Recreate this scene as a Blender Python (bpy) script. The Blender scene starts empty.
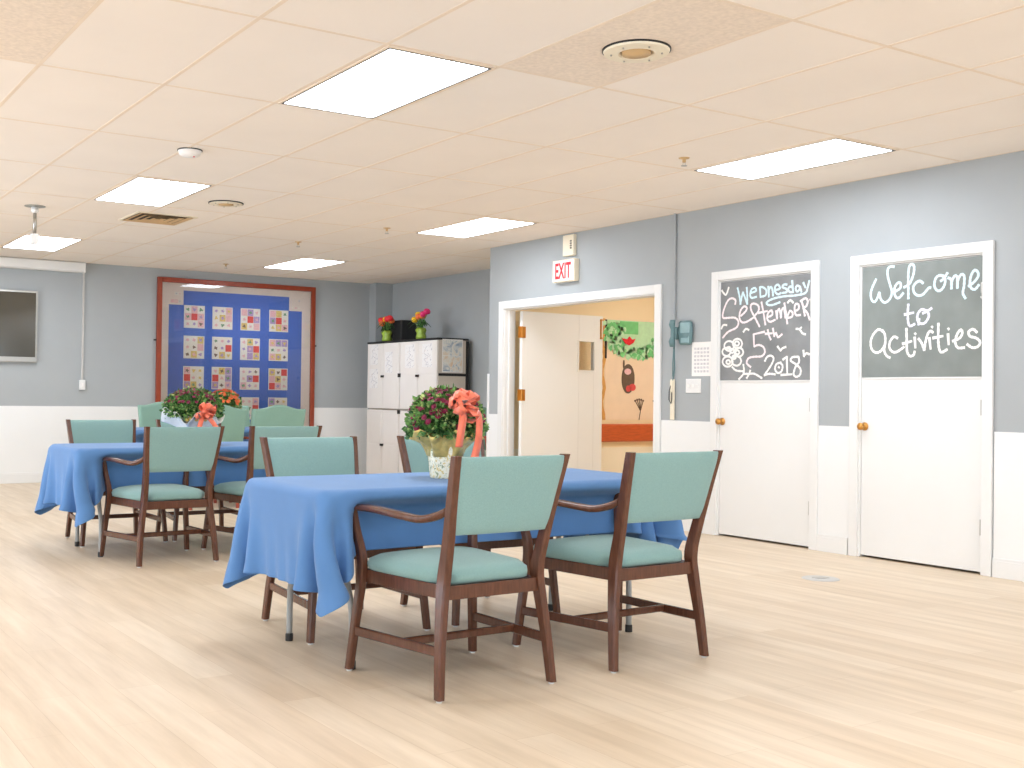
import bpy, math, random
import numpy as np
from mathutils import Vector, Matrix, noise
WALLC = (169, 174, 176)
CEILC = (247, 238, 228)
TEALC = (130, 165, 161)
CLOTHC = (84, 130, 184)
FL1 = (226, 210, 188); FL2 = (216, 197, 172); FL3 = (202, 181, 154)
LENSC = (240, 246, 255); LENS = 13; EXITS = 1.2; HALLE = 14
SKYC = (228, 240, 255); SKY = 3.0; PW = 42; PF = 20; PUP = 62; EXPO = 0.25
R = math.radians
random.seed(7)
scene = bpy.context.scene
COL = scene.collection

# ------------------------------------------------------------------ room numbers (metres)
H = 2.651            # ceiling height
XR = 6.724           # right wall
YB = 13.837          # back wall
XL = -3.0            # left wall (outside the view)
YF = -4.0            # wall behind the camera
GX, GY = 2.4455, 4.3398   # a corner of the ceiling grid
TX, TY = 0.6096, 1.2192
ZW = 0.910           # top of the white wainscot
XA = 7.83            # alcove side wall

# ------------------------------------------------------------------ materials
def lin(c):
    return tuple(((v/255)/12.92 if v/255 <= .04045 else ((v/255+.055)/1.055)**2.4) for v in c) + (1.0,)

def mat(name, rgb, rough=.6, var=0.0, scale=20.0, bump=0.0, bscale=200.0, metal=0.0, spec=.5, coat=0.0, stretch=None, sheen=0.0):
    m = bpy.data.materials.new(name); m.use_nodes = True
    nt = m.node_tree; b = nt.nodes['Principled BSDF']
    b.inputs['Roughness'].default_value = rough
    b.inputs['Metallic'].default_value = metal
    b.inputs['Specular IOR Level'].default_value = spec
    b.inputs['Coat Weight'].default_value = coat
    if sheen:
        b.inputs['Sheen Weight'].default_value = sheen
    tc = nt.nodes.new('ShaderNodeTexCoord'); mp = nt.nodes.new('ShaderNodeMapping')
    nt.links.new(tc.outputs['Object'], mp.inputs['Vector'])
    if stretch: mp.inputs['Scale'].default_value = stretch
    n = nt.nodes.new('ShaderNodeTexNoise'); n.inputs['Scale'].default_value = scale
    n.inputs['Detail'].default_value = 5
    nt.links.new(mp.outputs['Vector'], n.inputs['Vector'])
    ramp = nt.nodes.new('ShaderNodeValToRGB')
    base = lin(rgb)
    ramp.color_ramp.elements[0].position = .3; ramp.color_ramp.elements[1].position = .7
    ramp.color_ramp.elements[0].color = tuple(v*(1-var) for v in base[:3]) + (1,)
    ramp.color_ramp.elements[1].color = tuple(min(1, v*(1+var)) for v in base[:3]) + (1,)
    nt.links.new(n.outputs['Fac'], ramp.inputs['Fac'])
    nt.links.new(ramp.outputs['Color'], b.inputs['Base Color'])
    if bump:
        n2 = nt.nodes.new('ShaderNodeTexNoise'); n2.inputs['Scale'].default_value = bscale
        nt.links.new(mp.outputs['Vector'], n2.inputs['Vector'])
        bp = nt.nodes.new('ShaderNodeBump'); bp.inputs['Strength'].default_value = bump
        bp.inputs['Distance'].default_value = .002
        nt.links.new(n2.outputs['Fac'], bp.inputs['Height'])
        nt.links.new(bp.outputs['Normal'], b.inputs['Normal'])
    return m

M = {}
M['paint'] = mat('grey blue wall paint', WALLC, .65, .02, 3, .15, 300, spec=.3)
M['white'] = mat('white satin paint', (231, 231, 229), .45, .01, 3)
M['wains'] = mat('white wainscot paint', (234, 235, 234), .5, .012, 2)
M['ceil'] = mat('acoustic ceiling tile', CEILC, .9, .015, 2, .4, 400, spec=.1)
M['ceil_spec'] = mat('speckled ceiling tile', (238, 224, 208), .9, .07, 45, .6, 150, spec=.1)
M['grid'] = mat('ceiling tee bar', (238, 222, 202), .6, .03, 8, spec=.2)  # darker than the tiles: the grid's thin shadow lines are put into this colour
M['kerf'] = mat('tile edge shadow gap', (190, 158, 125), .9, .05, 9, spec=.1)
M['wood'] = mat('dark walnut stained wood', (92, 56, 40), .26, .22, 9, .1, 60, stretch=(9, 9, 1.2))
M['teal'] = mat('teal woven upholstery', TEALC, .85, .09, 260, .5, 700, sheen=.2)
M['green'] = mat('green woven upholstery', (126, 162, 146), .85, .09, 240, .5, 700, sheen=.2)
M['cloth'] = mat('blue tablecloth', CLOTHC, .75, .04, 6, .25, 900, sheen=.15)
M['lam'] = mat('table laminate', (170, 150, 125), .5, .04, 20)
M['steel'] = mat('grey enamelled tube', (160, 162, 160), .4, .03, 10)
M['rubber'] = mat('black rubber', (35, 35, 35), .6, .05, 20)
M['glide'] = mat('white nylon glide', (225, 225, 222), .4, .01, 10)
M['brass'] = mat('brass', (205, 150, 80), .3, .05, 20, metal=1)
M['chrome'] = mat('brushed nickel', (180, 178, 172), .35, .03, 20, metal=1)
M['black'] = mat('black plastic', (28, 27, 27), .5, .05, 20)
M['beige'] = mat('beige plastic cabinet', (234, 229, 224), .55, .012, 6)
M['beige2'] = mat('tan side panel', (204, 194, 182), .6, .02, 8)
M['cream'] = mat('cream plastic', (238, 228, 205), .5, .01, 10)
M['paper'] = mat('white paper', (240, 238, 235), .8, .01, 15)
M['ink'] = mat('grey print', (205, 203, 206), .8, .2, 60)
M['halls'] = mat('warm yellow hall paint', (250, 229, 188), .7, .01, 3)
M['hallw'] = mat('cream hall wainscot', (250, 240, 215), .7, .01, 3)
M['leafdoor'] = mat('off white door paint', (236, 236, 232), .5, .008, 2)
M['orange_wood'] = mat('orange stained rail', (204, 96, 50), .35, .12, 8, stretch=(1.5, 9, 9))
M['frame'] = mat('cherry wood frame', (146, 58, 30), .35, .18, 8, .05, 80, stretch=(5, 5, 1))
M['qmat'] = mat('cream quilt border', (240, 226, 214), .85, .02, 12)
M['qblue'] = mat('royal blue quilt fabric', (84, 120, 205), .8, .05, 30)
M['qpatch'] = mat('cream printed patch', (244, 238, 226), .85, .02, 40)
M['qred'] = mat('coral patch', (232, 92, 88), .85, .05, 40)
M['qgreen'] = mat('sage print', (130, 170, 130), .85, .2, 90)
M['qlil'] = mat('lilac print', (190, 165, 205), .85, .2, 90)
M['qyel'] = mat('yellow print', (232, 205, 130), .85, .2, 90)
M['qpink'] = mat('pink print', (240, 195, 195), .85, .1, 90)
M['qbrn'] = mat('brown print', (135, 115, 100), .85, .2, 90)
M['chalkb'] = mat('erased chalkboard', (130, 136, 133), .7, .10, 4.5, .1, 90, spec=.3)
M['chalkd'] = mat('dark slate chalkboard', (136, 138, 139), .7, .17, 5, .1, 90, spec=.3)
M['ch_w'] = mat('white chalk', (242, 240, 236), .9, .03, 200)
M['ch_b'] = mat('pale blue chalk', (212, 236, 244), .9, .04, 200)
M['ch_p'] = mat('pale pink chalk', (242, 228, 230), .9, .04, 200)
M['ch_l'] = mat('pale lilac chalk', (228, 226, 246), .9, .04, 200)
M['leaf'] = mat('mum leaves', (112, 158, 84), .55, .4, 38)
M['bud'] = mat('pale buds', (186, 206, 130), .6, .2, 60)
M['leafd'] = mat('deep green leaves', (50, 96, 40), .55, .3, 30)
M['maroon'] = mat('maroon petals', (128, 22, 62), .6, .3, 60)
M['orange'] = mat('orange petals', (240, 120, 66), .6, .2, 60)
M['ribbon'] = mat('orange satin ribbon', (246, 122, 90), .35, .08, 25, sheen=.2)
M['red'] = mat('red petals', (226, 40, 52), .5, .15, 60)
M['yellow'] = mat('yellow petals', (248, 196, 40), .5, .12, 60)
M['pinkf'] = mat('hot pink petals', (222, 40, 110), .5, .15, 60)
M['lime'] = mat('lime green wrap', (150, 178, 60), .35, .3, 30, coat=.3)
M['gold'] = mat('gold foil', (232, 200, 118), .28, .25, 35, .6, 60, metal=.35)
M['wfoil'] = mat('white foil paper', (236, 234, 228), .35, .05, 35, .5, 60)
M['teald'] = mat('blue grey plastic', (100, 130, 133), .4, .05, 20)
M['teall'] = mat('pale blue grey plastic', (142, 172, 176), .4, .05, 20)
M['mural_bg'] = mat('peach craft paper', (249, 224, 194), .85, .03, 6)
M['mg1'] = mat('mid green paper', (124, 206, 132), .85, .08, 20)
M['mg2'] = mat('pale green paper', (194, 234, 188), .85, .06, 20)
M['tan'] = mat('tan paint', (226, 170, 96), .8, .1, 20)
M['owl'] = mat('brown paper', (112, 92, 76), .85, .1, 30)
M['grey'] = mat('pale grey plastic', (196, 194, 190), .5, .02, 20)
M['vent'] = mat('tan vent metal', (206, 170, 120), .5, .05, 20)
M['ventd'] = mat('dark duct', (70, 58, 45), .8, .05, 20)

# a mottled pot wrap: cream, gold and green
def patchy(name, cols, scale, rough=.35):
    m = bpy.data.materials.new(name); m.use_nodes = True
    nt = m.node_tree; b = nt.nodes['Principled BSDF']; b.inputs['Roughness'].default_value = rough
    tc = nt.nodes.new('ShaderNodeTexCoord'); n = nt.nodes.new('ShaderNodeTexNoise')
    n.inputs['Scale'].default_value = scale; n.inputs['Detail'].default_value = 3; n.inputs['Distortion'].default_value = 1.5
    nt.links.new(tc.outputs['Object'], n.inputs['Vector'])
    r = nt.nodes.new('ShaderNodeValToRGB'); e = r.color_ramp.elements
    while len(e) < len(cols): e.new(.5)
    for i, (p, c) in enumerate(cols):
        e[i].position = p; e[i].color = lin(c)
    nt.links.new(n.outputs['Fac'], r.inputs['Fac']); nt.links.new(r.outputs['Color'], b.inputs['Base Color'])
    return m
M['potwrap'] = patchy('printed pot wrap', [(.36, (150, 160, 120)), (.44, (240, 236, 214)), (.55, (246, 242, 222)), (.62, (222, 200, 130))], 38)
M['seascape'] = patchy('seascape print', [(.3, (150, 170, 190)), (.5, (232, 232, 226)), (.7, (226, 200, 168))], 9, .3)
M['sketch'] = patchy('line drawing paper', [(.33, (200, 196, 200)), (.42, (238, 236, 234)), (.62, (240, 238, 236)), (.7, (222, 206, 196))], 22, .8)
M['board_smear'] = M['chalkb']

def emis(name, rgb, s):
    m = bpy.data.materials.new(name); m.use_nodes = True
    nt = m.node_tree; nt.nodes.clear()
    o = nt.nodes.new('ShaderNodeOutputMaterial'); e = nt.nodes.new('ShaderNodeEmission')
    tc = nt.nodes.new('ShaderNodeTexCoord'); n = nt.nodes.new('ShaderNodeTexNoise'); n.inputs['Scale'].default_value = 6
    nt.links.new(tc.outputs['Object'], n.inputs['Vector'])
    mr = nt.nodes.new('ShaderNodeMapRange'); mr.inputs['To Min'].default_value = s*.97; mr.inputs['To Max'].default_value = s*1.03
    nt.links.new(n.outputs['Fac'], mr.inputs['Value']); nt.links.new(mr.outputs['Result'], e.inputs['Strength'])
    e.inputs['Color'].default_value = lin(rgb)
    nt.links.new(e.outputs['Emission'], o.inputs['Surface'])
    return m
M['lens'] = emis('lit prismatic lens', LENSC, LENS)
M['exitface'] = emis('lit exit face', (255, 240, 236), EXITS)
M['exitred'] = emis('lit red letters', (240, 70, 80), EXITS)

def glass(name, tint=(255, 255, 255), refl=.5):
    m = bpy.data.materials.new(name); m.use_nodes = True
    nt = m.node_tree; nt.nodes.clear()
    o = nt.nodes.new('ShaderNodeOutputMaterial'); t = nt.nodes.new('ShaderNodeBsdfTransparent')
    g = nt.nodes.new('ShaderNodeBsdfGlossy'); g.inputs['Roughness'].default_value = .02
    f = nt.nodes.new('ShaderNodeFresnel'); f.inputs['IOR'].default_value = 1.45
    mx = nt.nodes.new('ShaderNodeMixShader'); t.inputs['Color'].default_value = lin(tint)
    nt.links.new(f.outputs['Fac'], mx.inputs['Fac']); nt.links.new(t.outputs[0], mx.inputs[1])
    nt.links.new(g.outputs[0], mx.inputs[2]); nt.links.new(mx.outputs[0], o.inputs['Surface'])
    return m
M['glass'] = glass('clear glass')
M['screen'] = mat('glossy dark screen', (66, 62, 50), .12, .05, 2, spec=.9)

# plank floor
def floor_mat():
    m = bpy.data.materials.new('light oak vinyl planks'); m.use_nodes = True
    nt = m.node_tree; b = nt.nodes['Principled BSDF']
    tc = nt.nodes.new('ShaderNodeTexCoord'); mp = nt.nodes.new('ShaderNodeMapping')
    mp.inputs['Rotation'].default_value = (0, 0, R(90))
    nt.links.new(tc.outputs['Object'], mp.inputs['Vector'])
    br = nt.nodes.new('ShaderNodeTexBrick')
    br.inputs['Scale'].default_value = 1; br.inputs['Brick Width'].default_value = 1.22; br.inputs['Row Height'].default_value = .152
    br.inputs['Mortar Size'].default_value = .0012; br.inputs['Mortar Smooth'].default_value = .3; br.offset = .37
    br.inputs['Color1'].default_value = lin(FL1); br.inputs['Color2'].default_value = lin(FL2)
    br.inputs['Mortar'].default_value = lin(FL3)
    nt.links.new(mp.outputs['Vector'], br.inputs['Vector'])
    mp2 = nt.nodes.new('ShaderNodeMapping'); mp2.inputs['Scale'].default_value = (9, .7, 1)
    nt.links.new(tc.outputs['Object'], mp2.inputs['Vector'])
    n = nt.nodes.new('ShaderNodeTexNoise'); n.inputs['Scale'].default_value = 1.6; n.inputs['Detail'].default_value = 7; n.inputs['Roughness'].default_value = .6
    nt.links.new(mp2.outputs['Vector'], n.inputs['Vector'])
    rp = nt.nodes.new('ShaderNodeValToRGB')
    rp.color_ramp.elements[0].position = .3; rp.color_ramp.elements[0].color = (.82, .79, .74, 1)
    rp.color_ramp.elements[1].position = .7; rp.color_ramp.elements[1].color = (1.04, 1.04, 1.04, 1)
    nt.links.new(n.outputs['Fac'], rp.inputs['Fac'])
    mx = nt.nodes.new('ShaderNodeMix'); mx.data_type = 'RGBA'; mx.blend_type = 'MULTIPLY'; mx.inputs['Factor'].default_value = 1
    nt.links.new(br.outputs['Color'], mx.inputs[6]); nt.links.new(rp.outputs['Color'], mx.inputs[7])
    nt.links.new(mx.outputs[2], b.inputs['Base Color'])
    b.inputs['Roughness'].default_value = .42
    b.inputs['Specular IOR Level'].default_value = .35
    return m
M['floor'] = floor_mat()

# ------------------------------------------------------------------ mesh builder
class MB:
    def __init__(s): s.v = []; s.f = []; s.m = []
    def add(s, vs, fs, m=0):
        o = len(s.v); s.v += [tuple(x) for x in vs]
        for f in fs: s.f.append([i+o for i in f]); s.m.append(m)
        return s
    def box(s, x0, x1, y0, y1, z0, z1, m=0):
        if x0 > x1: x0, x1 = x1, x0
        if y0 > y1: y0, y1 = y1, y0
        if z0 > z1: z0, z1 = z1, z0
        v = [(x, y, z) for z in (z0, z1) for y in (y0, y1) for x in (x0, x1)]
        return s.add(v, [(0, 2, 3, 1), (4, 5, 7, 6), (0, 1, 5, 4), (2, 6, 7, 3), (0, 4, 6, 2), (1, 3, 7, 5)], m)
    def rings(s, rings, m=0, closed=True, cap=True):
        n = len(rings[0]); v = [p for r in rings for p in r]; f = []
        for i in range(len(rings)-1):
            for j in range(n if closed else n-1):
                k = (j+1) % n
                f.append((i*n+j, i*n+k, (i+1)*n+k, (i+1)*n+j))
        if cap and closed:
            f.append(tuple(range(n))[::-1]); f.append(tuple(range((len(rings)-1)*n, len(rings)*n)))
        return s.add(v, f, m)
    def sweep(s, path, sizes, u, w, m=0, r=.25):
        """rounded-rectangle section in the plane of u and w, carried along path"""
        u = Vector(u); w = Vector(w); rg = []
        for p, (a, b) in zip(path, sizes):
            p = Vector(p); c = r*min(a, b)
            pts = [(a/2-c, b/2), (-(a/2-c), b/2), (-a/2, b/2-c), (-a/2, -(b/2-c)), (-(a/2-c), -b/2), (a/2-c, -b/2), (a/2, -(b/2-c)), (a/2, b/2-c)]
            rg.append([p+u*x+w*y for x, y in pts])
        return s.rings(rg, m)
    def tube(s, path, r, n=10, m=0, cap=True):
        path = [Vector(p) for p in path]; rg = []
        up = None
        for i, p in enumerate(path):
            d = (path[min(i+1, len(path)-1)]-path[max(i-1, 0)]).normalized()
            if up is None: up = d.orthogonal().normalized()
            up = (up-d*up.dot(d)).normalized(); q = d.cross(up)
            rr = r[i] if isinstance(r, (list, tuple)) else r
            rg.append([p+up*rr*math.cos(2*math.pi*k/n)+q*rr*math.sin(2*math.pi*k/n) for k in range(n)])
        return s.rings(rg, m, cap=cap)
    def lathe(s, prof, c=(0, 0, 0), ax='z', n=24, m=0, cap=True, wob=None):
        c = Vector(c); rg = []
        for i, (r, h) in enumerate(prof):
            ring = []
            for k in range(n):
                a = 2*math.pi*k/n
                rr = r*(wob(i, a) if wob else 1)
                x, y = rr*math.cos(a), rr*math.sin(a)
                ring.append(c+(Vector((x, y, h)) if ax == 'z' else Vector((h, x, y)) if ax == 'x' else Vector((y, h, x))))
            rg.append(ring)
        return s.rings(rg, m, cap=cap)
    def build(s, name, mats, parent=None, smooth=False, bevel=0, sub=0, loc=None):
        me = bpy.data.meshes.new(name); me.from_pydata(s.v, [], s.f)
        if not isinstance(mats, (list, tuple)): mats = [mats]
        for k in mats: me.materials.append(M[k] if isinstance(k, str) else k)
        me.polygons.foreach_set('material_index', s.m)
        import bmesh
        bm = bmesh.new(); bm.from_mesh(me); bmesh.ops.recalc_face_normals(bm, faces=bm.faces); bm.to_mesh(me); bm.free()
        if smooth: me.polygons.foreach_set('use_smooth', [True]*len(me.polygons))
        me.update()
        o = bpy.data.objects.new(name, me); COL.objects.link(o)
        if parent: o.parent = parent
        if loc: o.location = loc
        if bevel:
            b = o.modifiers.new('bevel', 'BEVEL'); b.width = bevel; b.segments = 2; b.limit_method = 'ANGLE'; b.angle_limit = R(40)
        if sub:
            q = o.modifiers.new('sub', 'SUBSURF'); q.levels = sub; q.render_levels = sub
        return o

def tag(o, label=None, cat=None, group=None, kind=None):
    if label: o['label'] = label
    if cat: o['category'] = cat
    if group: o['group'] = group
    if kind: o['kind'] = kind
    return o
def thing(name, label, cat, loc=(0, 0, 0), rz=0, group=None):
    o = bpy.data.objects.new(name, None); COL.objects.link(o); o.empty_display_size = .1
    o.location = loc; o.rotation_euler = (0, 0, rz)
    return tag(o, label, cat, group)
def struct(name, mb, mats, **k):
    return tag(mb.build(name, mats, **k), kind='structure')
def copy_tree(o, parent=None):
    c = o.copy(); COL.objects.link(c)
    if parent: c.parent = parent
    for ch in list(o.children): copy_tree(ch, c)
    return c
CHALK_DATE = "Wednesday b 6249 1974 6228 1906 6217 1844;Wednesday b 6217 1844 6203 1905 6191 1935;Wednesday b 6191 1935 6168 1887 6147 1840;Wednesday b 6147 1840 6148 1909 6154 1970;Wednesday b 6108 1925 6059 1937 6069 1960 6104 1951 6118 1914 6103 1886 6054 1891;Wednesday b 6020 1964 6015 1888;Wednesday b 6015 1888 5966 1896 5957 1933 5986 1958 6016 1964;Wednesday b 5938 1962 5932 1882;Wednesday b 5932 1894 5930 1938 5910 1956 5895 1928 5890 1887;Wednesday b 5871 1930 5824 1938 5843 1969 5870 1956 5871 1919 5843 1895 5814 1904;Wednesday b 5759 1963 5787 1965 5801 1947 5764 1930 5759 1907 5800 1903;Wednesday b 5709 1988 5699 1899;Wednesday b 5699 1903 5731 1905 5745 1929 5727 1946 5704 1936;Wednesday b 5640 1939 5663 1948 5676 1927 5663 1904 5640 1917 5636 1939 5622 1898;Wednesday b 5605 1965 5586 1928;Wednesday b 5551 1976 5564 1933 5586 1888 5676 1876 5786 1876 5889 1865 5951 1842 5941 1823 5898 1817 5823 1834;Wednesday w 6415 1966 6372 1928 6342 1984;tick0 p 6273 1847 6269 1878 6305 1896 6346 1883 6382 1831 6402 1777 6396 1745 6344 1743 6272 1739 6236 1706 6256 1661 6342 1631 6399 1586;September p 6211 1751 6161 1787 6152 1813 6182 1823 6217 1790 6226 1737 6200 1701 6150 1702 6071 1736;September p 6021 1658 6061 1720 6107 1791 6107 1833 6073 1839 6033 1817 6033 1779 6071 1744;September p 6004 1846 5984 1769 5963 1670;September p 6033 1764 5946 1774;September p 5945 1726 5897 1742 5903 1776 5936 1759 5945 1714 5916 1690 5868 1703;September p 5860 1770 5850 1709;September p 5849 1717 5846 1761 5827 1782 5812 1715;September p 5811 1722 5808 1767 5785 1787 5770 1713;September p 5781 1824 5766 1757 5751 1668;tick1 p 5756 1712 5729 1762 5702 1746 5710 1717 5747 1712;September w 5749 1826 5726 1843 5698 1823;September p 5679 1759 5647 1772 5648 1805 5675 1810 5684 1774 5670 1729 5629 1727;September p 5621 1836 5602 1777 5588 1718;September p 5630 1829 5585 1848 5563 1825 5576 1789 5602 1777 5566 1738 5544 1687;tick2 p 5541 1838 5532 1823;tick3 w 6416 1660 6395 1687 6359 1685;fifth w 6184 1624 6159 1646 6129 1637;fifth p 5972 1616 6079 1601;fifth p 6079 1601 6073 1506;fifth p 6073 1506 6029 1516 5981 1499 5966 1457 5999 1428 6067 1426 6127 1416 6146 1378 6106 1347;fifth p 5939 1629 5929 1591 5909 1553;fifth p 5963 1600 5896 1601;tick4 p 5889 1638 5876 1578;tick4 p 5876 1578 5858 1603 5839 1569 5801 1590;tick5 w 5668 1625 5637 1620 5609 1590 5582 1581;tick5 w 5637 1620 5619 1634;tick6 w 5842 1499 5814 1467;tick6 w 5814 1467 5795 1483 5763 1493;year w 5599 1462 5594 1419;year w 5594 1419 5572 1440 5545 1432;year w 5965 1390 5941 1423 5903 1430 5879 1407 5902 1359 5968 1281;year w 5968 1281 5920 1292 5863 1287;year w 5808 1376 5850 1365 5864 1328 5840 1298 5803 1309 5791 1350 5813 1374;year w 5831 1343 5823 1337;year w 5790 1398 5753 1419;year w 5753 1419 5747 1283;flower w 5807 1282 5705 1286;flower w 5643 1416 5698 1414 5716 1389 5670 1362 5624 1325 5628 1282 5664 1267 5687 1289 5670 1340 5638 1376 5641 1413;flower w 6297 1350 6256 1322 6180 1314;flower w 6181 1367 6175 1302 6225 1252;flower w 6175 1294 6115 1294 6066 1293 5992 1259;flower w 6110 1320 6120 1294 6145 1260;flower w 6195 1533 6204 1511 6228 1499 6258 1499 6283 1514 6293 1536 6284 1557 6259 1570 6229 1569 6205 1555 6195 1533;flower w 6279 1516 6289 1494 6314 1480 6346 1481 6372 1496 6383 1519 6373 1542 6347 1555 6315 1554 6289 1539 6279 1516;flower w 6316 1471 6324 1452 6345 1440 6372 1441 6394 1453 6403 1473 6395 1492 6373 1503 6346 1502 6324 1490 6316 1471;flower w 6182 1465 6191 1445 6213 1433 6241 1433 6264 1446 6273 1467 6265 1487 6242 1499 6214 1498 6191 1485 6182 1465;flower w 6291 1392 6301 1369 6327 1355 6361 1355 6388 1370 6399 1394 6389 1418 6362 1432 6328 1432 6301 1416 6291 1392;flower w 6203 1396 6212 1375 6237 1361 6267 1362 6292 1376 6301 1398 6292 1420 6268 1433 6237 1432 6213 1418 6203 1396;flower w 6279 1477 6282 1468 6293 1463 6305 1463 6316 1469 6320 1478 6316 1487 6306 1493 6293 1492 6283 1487 6279 1477;flower w 6226 1534 6231 1524 6242 1518 6256 1518 6267 1525 6271 1535 6267 1545 6256 1551 6242 1550 6231 1544 6226 1534;flower w 6319 1389 6322 1380 6333 1374 6345 1375 6356 1381 6360 1390 6356 1399 6346 1404 6333 1404 6323 1398 6319 1389;flower w 6315 1494 6319 1485 6329 1479 6342 1480 6352 1486 6356 1495 6352 1504 6342 1509 6329 1509 6319 1503 6315 1494;flower w 6223 1464 6226 1455 6236 1450 6249 1450 6259 1456 6263 1465 6259 1474 6249 1480 6237 1479 6227 1473 6223 1464;flower w 6260 1427 6263 1418 6272 1414 6284 1414 6293 1419 6296 1427 6293 1435 6284 1440 6272 1440 6263 1435 6260 1427"
CHALK_WELCOME = "Welcome b 4980 1939 5011 1881 5022 1837 5012 1797 4987 1784 4964 1816 4952 1846 4941 1801 4908 1773 4868 1796 4853 1843 4869 1897 4887 1959 4885 2003 4865 2017 4838 2014;Welcome b 4824 1845 4789 1864 4785 1894 4804 1902 4829 1876 4833 1833 4818 1802 4794 1800 4765 1828;Welcome b 4760 1867 4717 1889 4688 1951 4684 2002 4703 2019 4721 2001 4727 1946 4726 1860 4725 1789;Welcome b 4616 1884 4637 1900 4664 1894 4688 1865 4682 1827 4654 1805 4616 1809 4574 1848 4560 1849;Welcome b 4468 1920 4496 1926 4523 1908 4532 1862 4513 1829 4486 1827 4460 1857 4454 1898 4473 1920;Welcome b 4486 1888 4464 1903 4439 1937;Welcome b 4432 1904 4412 1890 4409 1832;Welcome b 4409 1836 4406 1881 4387 1913 4369 1903 4367 1833;Welcome b 4367 1835 4364 1882 4342 1918 4320 1907 4320 1846 4328 1797 4310 1763;Welcome b 4289 1839 4250 1865 4224 1899 4229 1928 4250 1938 4272 1907 4280 1859 4271 1826 4245 1816 4219 1842;mark w 4195 1851 4197 1796;mark w 4198 1765 4196 1760;to l 4725 1749 4729 1685 4724 1624 4709 1602 4676 1614;to l 4753 1682 4686 1691;to l 4596 1699 4624 1709 4652 1681 4654 1638 4633 1616 4600 1618 4572 1655 4577 1689 4605 1705;to l 4615 1683 4577 1698 4551 1713;to l 4643 1646 4647 1608;Activities w 4921 1573 4956 1590 4997 1558 5019 1506 5008 1452 4970 1429 4930 1446 4902 1493 4906 1554 4926 1583;Activities w 4902 1493 4909 1441 4889 1405 4864 1392;Activities w 4806 1524 4835 1534 4865 1500 4867 1457 4839 1430 4805 1433 4756 1462;Activities w 4738 1586 4735 1505 4732 1436 4712 1401 4683 1405 4674 1430;Activities w 4766 1484 4699 1499;Activities w 4675 1524 4669 1455;Activities w 4672 1547 4668 1550;Activities w 4646 1514 4622 1484 4603 1437;Activities w 4603 1437 4594 1491 4576 1546 4557 1562 4540 1552;Activities w 4566 1516 4556 1444;Activities w 4547 1587 4544 1590;Activities w 4500 1609 4501 1522 4496 1454 4478 1419 4437 1436;Activities w 4538 1515 4469 1525;Activities w 4431 1536 4426 1469;Activities w 4429 1569 4425 1572;Activities w 4397 1489 4348 1508 4330 1540 4341 1561 4366 1533 4379 1484 4361 1446 4316 1445;Activities w 4230 1540 4256 1561 4286 1546 4277 1517 4234 1503 4208 1478 4221 1450 4259 1443 4295 1465"
# ------------------------------------------------------------------ the shell
D1 = (5.520, 6.440, 2.048); D2 = (4.182, 5.105, 2.045); OP = (7.170, 9.405, 1.992)
T = .12
w = MB()
def wall_seg(b, y0, y1, z0, z1): b.box(XR, XR+T, y0, y1, z0, z1)
for y0, y1, z0 in ((YF, D2[0], 0), (D2[0], D2[1], D2[2]), (D2[1], D1[0], 0), (D1[0], D1[1], D1[2]), (D1[1], OP[0], 0), (OP[0], OP[1], OP[2]), (OP[1], 9.675, 0)):
    wall_seg(w, y0, y1, z0, H)
struct('wall_right', w, 'paint')
struct('wall_back', MB().box(XL-.2, XA+.12, YB, YB+.12, 0, H), 'paint')
struct('wall_alcove', MB().box(XA, XA+.12, 9.675, YB, 0, H).box(7.565, XA, 13.65, YB, 0, H), 'paint')
struct('wall_hall', MB().box(XR+T, 12, 9.52, 9.675, 0, H).box(XR+T, 12, 6.2, 6.32, 0, H).box(12, 12.12, 6.2, 9.675, 0, H), 'halls')
# closets behind the two closed doors stay shut; the wall behind the camera and the left wall have windows
w = MB(); wy = [(-2.6, -.6), (1.2, 3.6), (4.8, 7.2), (8.4, 10.8)]; z0, z1 = .85, 2.25
prev = YF-.12
for a, b in wy:
    w.box(XL-.2, XL, prev, a, 0, H); w.box(XL-.2, XL, a, b, 0, z0); w.box(XL-.2, XL, a, b, z1, H); prev = b
w.box(XL-.2, XL, prev, YB, 0, H)
struct('wall_left', w, 'paint')
w = MB(); wx = [(-2.2, .2), (1.4, 3.8), (4.4, 6.0)]; prev = XL-.2
for a, b in wx:
    w.box(prev, a, YF-.12, YF, 0, H); w.box(a, b, YF-.12, YF, 0, z0); w.box(a, b, YF-.12, YF, z1, H); prev = b
w.box(prev, XR+T, YF-.12, YF, 0, H)
struct('wall_front', w, 'paint')
k = 1
for a, b in wy:
    f = MB(); x = XL-.08
    for (p, q) in ((a, a+.05), (b-.05, b), ((a+b)/2-.025, (a+b)/2+.025)): f.box(x-.05, x, p, q, z0, z1)
    f.box(x-.05, x, a, b, z0, z0+.05); f.box(x-.05, x, a, b, z1-.05, z1)
    o = struct('window_%d' % k, f, 'white'); k += 1
    MB().box(x-.03, x-.026, a+.05, b-.05, z0+.05, z1-.05).build('pane', 'glass', o)
for a, b in wx:
    f = MB(); y = YF-.03
    for (p, q) in ((a, a+.05), (b-.05, b), ((a+b)/2-.025, (a+b)/2+.025)): f.box(p, q, y-.05, y, z0, z1)
    f.box(a, b, y-.05, y, z0, z0+.05); f.box(a, b, y-.05, y, z1-.05, z1)
    o = struct('window_%d' % k, f, 'white'); k += 1
    MB().box(a+.05, b-.05, y-.03, y-.026, z0+.05, z1-.05).build('pane', 'glass', o)

struct('floor', MB().box(XL-.2, 12.12, YF-.12, YB+.12, -.1, 0), 'floor')
struct('ceiling', MB().box(XL-.2, 12.12, YF-.12, YB+.12, H, H+.1), 'ceil')
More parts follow.
